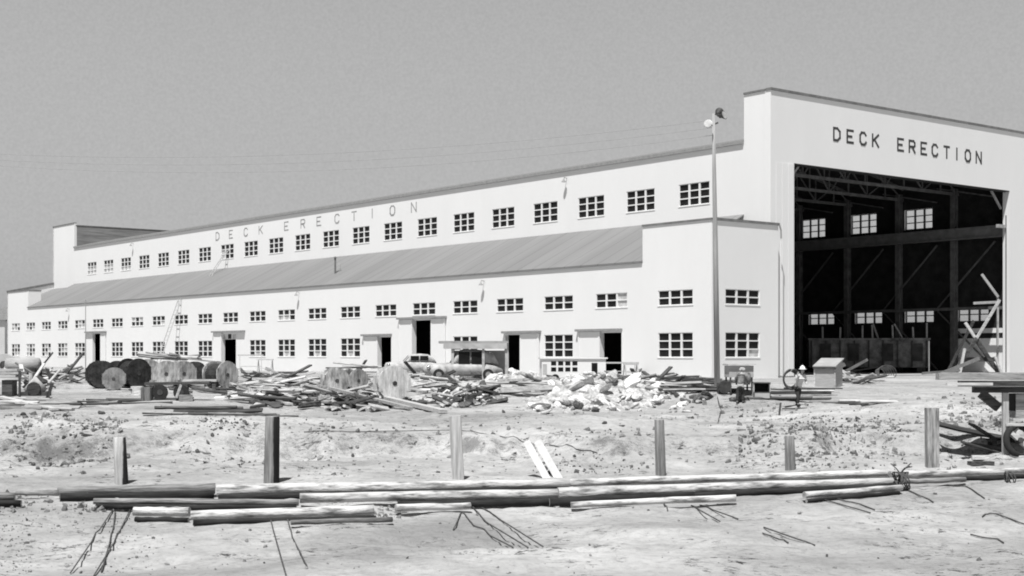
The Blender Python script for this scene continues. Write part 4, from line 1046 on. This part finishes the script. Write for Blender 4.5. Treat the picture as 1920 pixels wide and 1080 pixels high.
# mixer / cart beside the pole
p = G(1380, 738); mx_ = empty('mortar_mixer', p, .1, 'grey boxy mixer on legs between the floodlight pole and the bending workman', 'mixer')
b = MB(); b.box(-.42, .72, -.4, .5, .75, 1.28, M_canvas); b.bar((-.5, 0, 1.33), (.8, 0, 1.33), 1.05, .07, M_plank); b.build('hopper', mx_)
b = MB(); b.tube([(-.1, -.45, .7), (.5, -.45, .7)], .3, M_logd, 14); b.build('drum', mx_, True)
for x in (-.35, .65):
    for y in (-.35, .45): b = MB(); b.bar((x, y, 0), (x, y, .75), .07, .07, M_iron); b.build('leg', mx_)
b = MB(); b.tube([(-.6, -.3, .3), (-.6, -.2, .3)], .3, M_iron, 16); b.build('wheel', mx_)
blk('battered_barrel_stand', 1352, 737, .35, .4, .5, M_iron, 'dark iron stand at the foot of the floodlight pole', 'stand')
# dark crate
p = G(1429, 749); cr = empty('open_crate', p, -.05, 'square black-mouthed crate between the two workmen', 'crate')
s_ = S(p); w_ = 32/s_; h_ = 30/s_
b = MB(); b.box(-w_/2, w_/2, 0, .03, 0, h_*.45, M_plankd); b.box(-w_/2, -w_/2+.04, .031, .7, 0, h_, M_plank); b.box(w_/2-.04, w_/2, .031, .7, 0, h_, M_plank); b.box(-w_/2+.041, w_/2-.041, .66, .7, 0, h_, M_inner); b.box(-w_/2+.041, w_/2-.041, .031, .659, 0, .03, M_inner)
b.box(-w_/2, w_/2, 0, .7, h_, h_+.04, M_plankd); b.build('box', cr)
b = MB(); b.box(-w_/2+.05, w_/2-.05, -.03, -.002, .05, h_*.38, M_canvas); b.build('front_board', cr)
# beams lying behind
p = G(1470, 741); b = MB(); b.bar((-2.6, 0, .12), (2.4, .3, .12), .16, .16, M_plankd); tag(b.build('long_beam', None, loc=p), 'long dark beam lying on the ground behind the crate and the hatted workman', 'beam')
# hut
p = G(1566, 727); s_ = S(p)
hut = empty('tool_hut', p, dg(38), 'small pale board hut with a sloping lid roof outside the doorway', 'hut')
wl = 38/s_/math.cos(dg(38))*.98; wr = 28/s_/math.sin(dg(38))*.60; hl = 40/s_; hr = 53/s_
# local: corner at origin, left face runs to -x ; right face runs to +y
rzh = dg(-28); hut.rotation_euler = (0, 0, rzh)
wl = 1.12; wr = 1.5
b = MB(); vs = [(-wl, 0, 0), (0, 0, 0), (0, wr, 0), (-wl, wr, 0), (-wl, 0, hl), (0, 0, hl), (0, wr, hr), (-wl, wr, hr)]
b.add(vs, [(0, 1, 5, 4), (1, 2, 6, 5), (2, 3, 7, 6), (3, 0, 4, 7)], M_hut); b.build('walls', hut)
b = MB(); dz_ = (hr-hl)/wr; b.add([(-wl-.08, -.12, hl-.12*dz_), (.08, -.12, hl-.12*dz_), (.08, wr+.05, hr+.05*dz_), (-wl-.08, wr+.05, hr+.05*dz_)]+[(-wl-.08, -.12, hl-.12*dz_+.06), (.08, -.12, hl-.12*dz_+.06), (.08, wr+.05, hr+.05*dz_+.06), (-wl-.08, wr+.05, hr+.05*dz_+.06)],
    [(0, 3, 2, 1), (4, 5, 6, 7), (0, 1, 5, 4), (1, 2, 6, 5), (2, 3, 7, 6), (3, 0, 4, 7)], M_hutroof); b.build('roof', hut)
b = MB(); b.box(-wl-.06, .06, -.13, -.02, hl-.13, hl-.06, M_iron); b.build('eave_board', hut)
for x in (-wl, 0):
    b = MB(); b.box(x-.05, x+.03, -.03, -.002, 0, hl-.14, M_plank); b.build('corner_post', hut)
# planks leaning on hut, cable tangle
for k in range(3):
    q = G(1597+k*7, 716-k); b = MB(); b.bar((0, 0, .03), (-.75-.1*k, .3, .9-.12*k), .14, .05, M_plankl); tag(b.build('leaning_plank', None, loc=q), 'pale plank leaning against the right side of the tool hut', 'plank', 'planks leaning on the hut')
q = G(1650, 708); b = MB(); r = random.Random(9)
for k in range(6):
    r0 = .3+.06*k; b.tube([(r0*math.cos(a/12*6.28)+.1*k, .2*math.sin(a/12*6.28)+r.uniform(-.03, .03), .35+r0*.8*math.sin(a/12*6.28)) for a in range(13)], .03, M_rod, 5)
tag(b.build('hose_coil', None, True, loc=q), 'dark tangled coil of hose in front of the doorway', 'hose')

# ------------------------------------------------------------------ timber staging at the right edge
p = G(1886, 852); s_ = S(p); Yd = p.y
def zz(v): return EYE-(v-HZ)/F*Yd-p.z
def xx(u): return (u-CX)/F*Yd-p.x
stg = empty('timber_staging', p, 0, 'heavy timber staging with a thick plank deck and post at the right edge', 'staging')
for k in range(3):
    b = MB(); y = -.4+k*.42; x0 = xx(1757+k*8+R.uniform(-4, 4)); b.box(x0, xx(2060), y, y+.40, zz(712)-.0, zz(699)+R.uniform(-.02, .03)-.02*k, M_deck); b.build('deck_plank', stg)
b = MB(); b.box(xx(1790), xx(2050), -.5, -.3, zz(724), zz(713.5), M_plankd); b.build('edge_beam', stg)
b = MB(); b.box(xx(1822), xx(2050), -.3, .0, zz(736), zz(725), M_plankd); b.build('lower_beam', stg)
b = MB(); b.box(xx(1765), xx(1850), -.62, -.46, zz(722), zz(717), M_plankl); b.build('loose_board', stg)
b = MB(); b.box(xx(1876), xx(1886), -.28, -.1, -.1, zz(727), M_postl); b.build('post', stg)
b = MB(); b.box(xx(1886)+.01, xx(1902), -.1, .1, zz(770), zz(738), M_inner); b.box(xx(1902), xx(2050), -.15, .5, zz(784), zz(738), M_plank); b.build('side_box', stg)
b = MB(); b.bar((xx(1845), .3, zz(738)), (xx(1878), .3, zz(765)), .2, .3, M_plankd); b.build('brace', stg)
b = MB(); b.box(xx(1880), xx(2050), -.35, .2, zz(798), zz(793), M_plankl); b.build('shelf', stg)
for x in (xx(2000),):
    b = MB(); b.box(x-.1, x+.1, .9, 1.1, gz(p.x+x, p.y+1)-p.z-.2, zz(713), M_plank); b.build('rear_post', stg)
wq = Vector((p.x+xx(1906)-.0, p.y-.4, p.z)); b = MB(); rr_ = 27/s_
pts = [(rr_*math.cos(a/24*2*math.pi), 0, rr_+rr_*math.sin(a/24*2*math.pi)) for a in range(25)]
whl = empty('cable_pulley', wq, .25, 'dark iron wheel with a pale spoke leaning under the staging', 'wheel', rot=(-.2, .0, .25)); b.tube(pts, .11, M_rub, 8); b.build('rim', whl, True)
b = MB(); b.bar((-rr_*.75, 0, rr_*1.7), (rr_*.75, 0, rr_*.35), .12, .14, M_plankl); b.build('spoke', whl)
b = MB(); b.tube([(0, -.12, rr_), (0, .12, rr_)], .1, M_iron, 10); b.build('hub', whl)
for v, u0, u1, m, lab in ((862, 1822, 2040, M_plank, 'thick grey board lying below the iron wheel at the right edge'), (873, 1818, 1860, M_plankd, 'short dark board at the foot of the right bank')):
    q = G(u0, v); q2 = G(u1, v); b = MB(); b.bar((0, 0, .07), (q2-q)+Vector((0, 0, .07)), .25, .13, m); tag(b.build('board', None, loc=q), lab, 'board')

# ------------------------------------------------------------------ left edge clutter
p = G(14, 742); s_ = S(p)
st_ = empty('board_stack', p, .03, 'stack of pale boards raised on a dark block at the left edge', 'stack')
for k in range(4):
    b = MB(); b.box(-2.6, 24/s_+R.uniform(-.1, .2), -.5, .5, 30/s_+k*.14, 30/s_+k*.14+.12, [M_plankl, M_plank, M_plank, M_plankl][k]); b.build('board', st_)
b = MB(); b.box(-.15, .35, -.4, .4, 0, 29.5/s_, M_plankd); b.build('support_block', st_)
b = MB(); b.box(-2.2, -1.8, -.4, .4, 0, 29.5/s_, M_plankd); b.build('support_block', st_)
p = G(70, 748); wn = empty('winch_engine', p, .1, 'dark winch engine with pale cylinder right of the board stack', 'machine')
b = MB(); b.box(-.7, .55, -.3, .5, .15, .35, M_iron); b.bar((-.78, -.2, 0), (-.78, -.2, 1.35), .1, .12, M_iron); b.bar((.5, -.2, 0), (.75, -.2, .75), .14, .14, M_iron); b.build('frame', wn)
b = MB(); b.tube([(-.5, 0, .35), (-.1, 0, .85), (.3, 0, .35)], [.2, .28, .22], mat('pale_casting', .3, .45, 4, .7), 12); b.build('casing', wn, True)
b = MB(); b.tube([(-.1, -.4, .5), (-.1, -.2, .5)], .32, M_plankd, 16); b.build('drum', wn)
b = MB(); b.tube([(-.35, .2, .8), (-.35, .2, 1.25)], .1, M_pale, 8); b.build('chimney', wn)
p = G(45, 716); tk = empty('storage_tank', p, -.1, 'low grey tank on the far left in front of the wing', 'tank')
s_ = S(p); b = MB(); b.tube([(-1.0, 0, 1.0), (.9, 0, 1.0)], .42, M_hut, 16); b.build('shell', tk, True)
for x in (-.8, .8):
    b = MB(); b.box(x-.1, x+.1, -.5, .5, 0, .8, M_plankd); b.build('cradle', tk)
p = G(10, 706); b = MB(); b.tube([(0, -.3, .8), (0, .2, .8)], .8, M_canvas, 20); b.tube([(0, -.34, .8), (0, .24, .8)], .3, M_iron, 12); tag(b.build('grey_drum', None, loc=p), 'round pale drum standing at the extreme left edge', 'drum')

# distant sheds beyond the left end
fb = empty('distant_shed', (-100, 262, BASE), .3, 'distant pale shed with dark openings beyond the left end of the hall', 'building')
b = MB(); b.box(-14, 5.6, 0, 12, -1, 8.0, M_far); b.build('wall', fb)
b = MB(); b.add([(-14.5, -.5, 8), (6.1, -.5, 8), (6.1, 12.5, 8), (-14.5, 12.5, 8), (-14.5, 6, 10.6), (6.1, 6, 10.6)], [(0, 1, 5, 4), (3, 4, 5, 2), (0, 4, 3), (1, 2, 5)], M_cap); b.build('roof', fb)
for k in range(6):
    for z in (1.2, 5.0):
        b = MB(); b.box(-13+k*3, -11.4+k*3, -.03, -.004, z, z+1.6, M_glass); b.build('window', fb)

# ------------------------------------------------------------------ people
def person(name, p, rz, joints, edges, radii, label, mats, hat=None, shirt_joints=(), h=1.75):
    e = empty(name, p, rz, label, 'person')
    def skin(nm, J, E, Rr, m, sub=2):
        me = bpy.data.meshes.new(nm); me.from_pydata([J_ for J_ in J], E, []); me.materials.append(m)
        o = bpy.data.objects.new(nm, me); C.objects.link(o); o.parent = e
        md = o.modifiers.new('Skin', 'SKIN'); md.use_smooth_shade = True
        if len(me.skin_vertices) == 0: return o
        for i, q in enumerate(me.skin_vertices[0].data): q.radius = (Rr[i], Rr[i]); q.use_root = (i == 0)
        o.modifiers.new('Subdivision', 'SUBSURF').levels = sub; o.modifiers['Subdivision'].render_levels = sub
        return o
    return e, skin
def worker(p, rz, label, lean=.25, stride=.28, crouch=0, size=.9, shirt=M_shirt, hatm=M_hat, arms=None, conical=True):
    e, skin = person('person', p, rz, None, None, None, label, None)
    e.scale = (size, size, size)
    hz = .93-crouch; ly = -lean
    J = [(0, 0, hz), (0, ly*.45, hz+.2), (0, ly*.95, hz+.45), (0, ly*1.15, hz+.53), (0, ly*1.3, hz+.60)]           # pelvis..neck base
    Rr = [.15, .14, .17, .10, .055]
    E = [(0, 1), (1, 2), (2, 3), (3, 4)]
    # head
    hd = Vector((0, ly*1.5-.02, hz+.74)); J += [(0, ly*1.4, hz+.66), tuple(hd)]; Rr += [.06, .10]; E += [(4, 5), (5, 6)]
    arms = arms or [((-.21, ly, hz+.47), (-.30, ly-.12, hz+.22), (-.22, ly-.34, hz+.12)), ((.21, ly, hz+.47), (.30, ly-.1, hz+.22), (.22, ly-.34, hz+.14))]
    for s_, A in zip((-1, 1), arms):
        k = len(J); J += [A[0], A[1], A[2]]; Rr += [.075, .05, .036]; E += [(3, k), (k, k+1), (k+1, k+2)]
        d = (Vector(A[2])-Vector(A[1])).normalized(); palm = Vector(A[2])+d*.07; J.append(tuple(palm)); Rr.append(.036); E.append((k+2, k+3))
        side = Vector((1, 0, 0)); 
        for f in range(4):
            q0 = palm+side*(f-1.5)*.022+d*.05; q1 = q0+d*(.035+.008*(f in (1, 2)))+Vector((0, 0, -.02)); kk = len(J); J += [tuple(q0), tuple(q1)]; Rr += [.010, .008]; E += [(k+3, kk), (kk, kk+1)]
        q0 = palm-side*s_*.05+d*.01; kk = len(J); J += [tuple(q0), tuple(q0+d*.035)]; Rr += [.011, .009]; E += [(k+3, kk), (kk, kk+1)]
    for s_, st in ((-1, stride), (1, -stride)):
        k = len(J); kn = .5-crouch*.35
        J += [(s_*.10, 0, hz-.04), (s_*.12, -st*.6-crouch*.5-.03, kn), (s_*.12, -st+.06, .09), (s_*.13, -st-.10, .04)]; Rr += [.105, .068, .045, .04]; E += [(0, k), (k, k+1), (k+1, k+2), (k+2, k+3)]
    skin('body', J, E, Rr, M_skin)
    # clothing: shirt and trousers grown a little outside the body
    SJ = [(0, .01, hz-.01), (0, ly*.45, hz+.2), (0, ly*.95, hz+.45), (0, ly*1.15, hz+.53)]; SR = [.18, .175, .195, .12]; SE = [(0, 1), (1, 2), (2, 3)]
    for A in arms: k = len(SJ); SJ += [A[0], A[1], tuple(Vector(A[1]).lerp(Vector(A[2]), .8))]; SR += [.09, .066, .05]; SE += [(3, k), (k, k+1), (k+1, k+2)]
    skin('shirt', SJ, SE, SR, shirt)
    TJ = [(0, .01, hz+.04), (0, .01, hz-.03)]; TRr = [.16, .165]; TE = [(0, 1)]
    for s_, st in ((-1, stride), (1, -stride)):
        k = len(TJ); kn = .5-crouch*.35
        TJ += [(s_*.11, 0, hz-.10), (s_*.125, -st*.6-crouch*.5-.03, kn), (s_*.125, -st+.07, .13)]; TRr += [.12, .088, .075]; TE += [(1, k), (k, k+1), (k+1, k+2)]
        b = MB(); b.sphere((s_*.13, -st-.02, .06), .13, M_trou, (.42, 1.05, .48), 10); b.build('shoe', e, True)
    skin('trousers', TJ, TE, TRr, M_trou)
    # head detail
    b = MB(); b.sphere((hd.x, hd.y, hd.z+.01), .105, M_skin, (.78, .95, 1.12), 14); hh = b.build('head', e, True)
    b = MB(); b.sphere((0, hd.y-.105, hd.z-.005), .018, M_skin, (.8, 1.2, 1.3), 8); b.build('nose', hh, True)
    for s_ in (-1, 1):
        b = MB(); b.sphere((s_*.035, hd.y-.092, hd.z+.02), .012, M_hair, (1.2, .6, .8), 8); b.build('eye', hh, True)
        b = MB(); b.sphere((s_*.083, hd.y+.005, hd.z), .026, M_skin, (.4, .8, 1.2), 8); b.build('ear', hh, True)
    b = MB(); b.box(-.026, .026, hd.y-.098, hd.y-.088, hd.z-.055, hd.z-.046, M_hair); b.build('mouth', hh)
    b = MB(); b.sphere((0, hd.y+.02, hd.z+.03), .108, M_hair, (.82, .95, 1.0), 12); b.build('hair', hh, True)
    b = MB(); z = hd.z+.06
    if conical: b.tube([(0, hd.y, z), (0, hd.y, z+.012), (0, hd.y, z+.03), (0, hd.y, z+.12), (0, hd.y, z+.19)], [.18, .18, .125, .10, .02], hatm, 18)
    else: b.tube([(0, hd.y-.02, z), (0, hd.y-.02, z+.015), (0, hd.y, z+.02), (0, hd.y, z+.10), (0, hd.y, z+.12)], [.15, .15, .11, .10, .05], hatm, 18)
    b.build('hat', e, True)
    return e
p = G(1496, 762); a1 = [((-.21, -.25, 1.38), (-.36, -.32, 1.22), (-.30, -.38, 1.46)), ((.21, -.25, 1.38), (.31, -.2, 1.12), (.16, -.44, 1.05))]
worker(p, dg(25), 'workman in a white pointed hat and pale shirt striding with a coil on his shoulder', .22, .24, .03, arms=a1)
k = MB(); rr_ = .40
cp = Vector((p.x-.30, p.y-.12, p.z+1.12))
for j in range(4): k.tube([((rr_-.03*j)*math.cos(a/20*6.283), .05*j-.08, (rr_-.03*j)*math.sin(a/20*6.283)*1.05) for a in range(21)], .035, M_iron, 6)
o = k.build('hose_coil', None, True, loc=cp); o.rotation_euler = (0, 0, .3); tag(o, 'dark hose coil carried on the shoulder of the hatted workman', 'hose')
q = G(1490, 768); b = MB(); b.bar((-.5, .1, .03), (.5, -.05, .06), .2, .05, M_plankd); tag(b.build('board', None, loc=q), 'dark board on the ground at the feet of the hatted workman', 'board')
p = G(1388, 757)
worker(p, dg(160), 'workman in dark clothes seen from behind, bending toward the grey mixer', .3, .14, .04, shirt=M_coat, hatm=M_canvas, conical=False)

# ------------------------------------------------------------------ build the ground sheet
xs = [-6000, -2500, -1000, -500, -250, -150, -110] + rng(-90, -26, 1.2) + rng(-26, 26, .13) + rng(26, 90, 1.2) + [90, 110, 150, 250, 500, 1000, 2500, 6000]
ys = [-400, -100, -30, 0, 10, 16, 20, 23] + rng(25, 36, .11) + rng(36, 60, .085) + rng(60, 92, .25) + rng(92, 260, 2.5) + [260, 320, 420, 600, 1000, 2000, 4000, 9000]
X, Y = np.meshgrid(np.array(xs, float), np.array(ys, float)); Z = ground(X, Y, True)
far = np.clip((Y-200)/300, 0, 1); nx, ny = len(xs), len(ys)
co = np.stack([X, Y, Z], -1).reshape(-1, 3).astype(np.float32)
idx = np.arange(nx*ny).reshape(ny, nx)
q = np.stack([idx[:-1, :-1], idx[:-1, 1:], idx[1:, 1:], idx[1:, :-1]], -1).reshape(-1, 4)
me = bpy.data.meshes.new('ground'); me.vertices.add(len(co)); me.vertices.foreach_set('co', co.ravel())
me.loops.add(q.size); me.loops.foreach_set('vertex_index', q.ravel().astype(np.int32))
me.polygons.add(len(q)); me.polygons.foreach_set('loop_start', np.arange(0, q.size, 4, dtype=np.int32))
me.polygons.foreach_set('loop_total', np.full(len(q), 4, dtype=np.int32))
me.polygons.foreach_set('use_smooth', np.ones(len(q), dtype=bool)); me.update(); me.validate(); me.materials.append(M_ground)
g = bpy.data.objects.new('ground', me); C.objects.link(g); tag(g, kind='structure')

# ------------------------------------------------------------------ sky, sun, camera
EL = math.radians(65); az = math.atan2(-.32, -.95)
sd = Vector((math.sin(az)*math.cos(EL), math.cos(az)*math.cos(EL), math.sin(EL)))
ld = bpy.data.lights.new('sun', 'SUN'); ld.energy = 6.3; ld.angle = math.radians(.53); ld.color = (1, .995, .985)
lo = bpy.data.objects.new('sun', ld); C.objects.link(lo); lo.rotation_euler = (-sd).to_track_quat('-Z', 'Y').to_euler()
w = bpy.data.worlds.new('World'); bpy.context.scene.world = w; w.use_nodes = True
n = w.node_tree.nodes; l = w.node_tree.links; bg = n['Background']
sky = n.new('ShaderNodeTexSky'); sky.sky_type = 'NISHITA'; sky.sun_disc = False; sky.sun_elevation = EL; sky.sun_rotation = az % (2*math.pi); sky.air_density = 1; sky.dust_density = 3
bwn = n.new('ShaderNodeRGBToBW'); l.new(sky.outputs[0], bwn.inputs[0])
pw = n.new('ShaderNodeMath'); pw.operation = 'POWER'; pw.inputs[1].default_value = .22; l.new(bwn.outputs[0], pw.inputs[0])
tc = n.new('ShaderNodeTexCoord'); no = n.new('ShaderNodeTexNoise'); no.inputs['Scale'].default_value = 3; no.inputs['Detail'].default_value = 8; no.inputs['Roughness'].default_value = .8; l.new(tc.outputs['Generated'], no.inputs['Vector'])
mr = n.new('ShaderNodeMapRange'); mr.inputs['To Min'].default_value = .97; mr.inputs['To Max'].default_value = 1.03; l.new(no.outputs['Fac'], mr.inputs['Value'])
mu = n.new('ShaderNodeMath'); mu.operation = 'MULTIPLY'; l.new(pw.outputs[0], mu.inputs[0]); l.new(mr.outputs[0], mu.inputs[1])
mu2 = n.new('ShaderNodeMath'); mu2.operation = 'MULTIPLY'; mu2.inputs[1].default_value = 3.6; sz_ = n.new('ShaderNodeSeparateXYZ'); l.new(tc.outputs['Generated'], sz_.inputs[0])
grd = n.new('ShaderNodeMapRange'); grd.interpolation_type = 'SMOOTHSTEP'; grd.inputs['From Min'].default_value = .18; grd.inputs['From Max'].default_value = .75; grd.inputs['To Min'].default_value = 1.0; grd.inputs['To Max'].default_value = .22
l.new(sz_.outputs['Z'], grd.inputs['Value'])
no2 = n.new('ShaderNodeTexNoise'); no2.inputs['Scale'].default_value = 480; no2.inputs['Detail'].default_value = 2; l.new(tc.outputs['Generated'], no2.inputs['Vector'])
mr2 = n.new('ShaderNodeMapRange'); mr2.inputs['From Min'].default_value = .3; mr2.inputs['From Max'].default_value = .7; mr2.inputs['To Min'].default_value = .955; mr2.inputs['To Max'].default_value = 1.045; l.new(no2.outputs['Fac'], mr2.inputs['Value'])
mu3 = n.new('ShaderNodeMath'); mu3.operation = 'MULTIPLY'; l.new(grd.outputs[0], mu3.inputs[0]); l.new(mr2.outputs[0], mu3.inputs[1])
mu4 = n.new('ShaderNodeMath'); mu4.operation = 'MULTIPLY'; l.new(mu.outputs[0], mu4.inputs[0]); l.new(mu3.outputs[0], mu4.inputs[1])
l.new(mu4.outputs[0], mu2.inputs[0])
l.new(mu2.outputs[0], bg.inputs['Color']); bg.inputs['Strength'].default_value = .1
cd = bpy.data.cameras.new('camera'); cam = bpy.data.objects.new('camera', cd); C.objects.link(cam); bpy.context.scene.camera = cam
cam.location = (0, 0, EYE); cam.rotation_euler = (math.pi/2, 0, 0); cd.sensor_width = 36; cd.lens = F/1920*36; cd.shift_y = (HZ-540)/1920; cd.clip_end = 20000; cd.clip_start = .5
sc = bpy.context.scene; sc.view_settings.view_transform = 'Standard'; sc.view_settings.look = 'None'; sc.view_settings.exposure = 0; sc.view_settings.gamma = 1
sc.cycles.use_denoising = True; sc.cycles.pixel_filter_type = 'BLACKMAN_HARRIS'; sc.cycles.filter_width = 1.9
print('objects', len(C.objects))
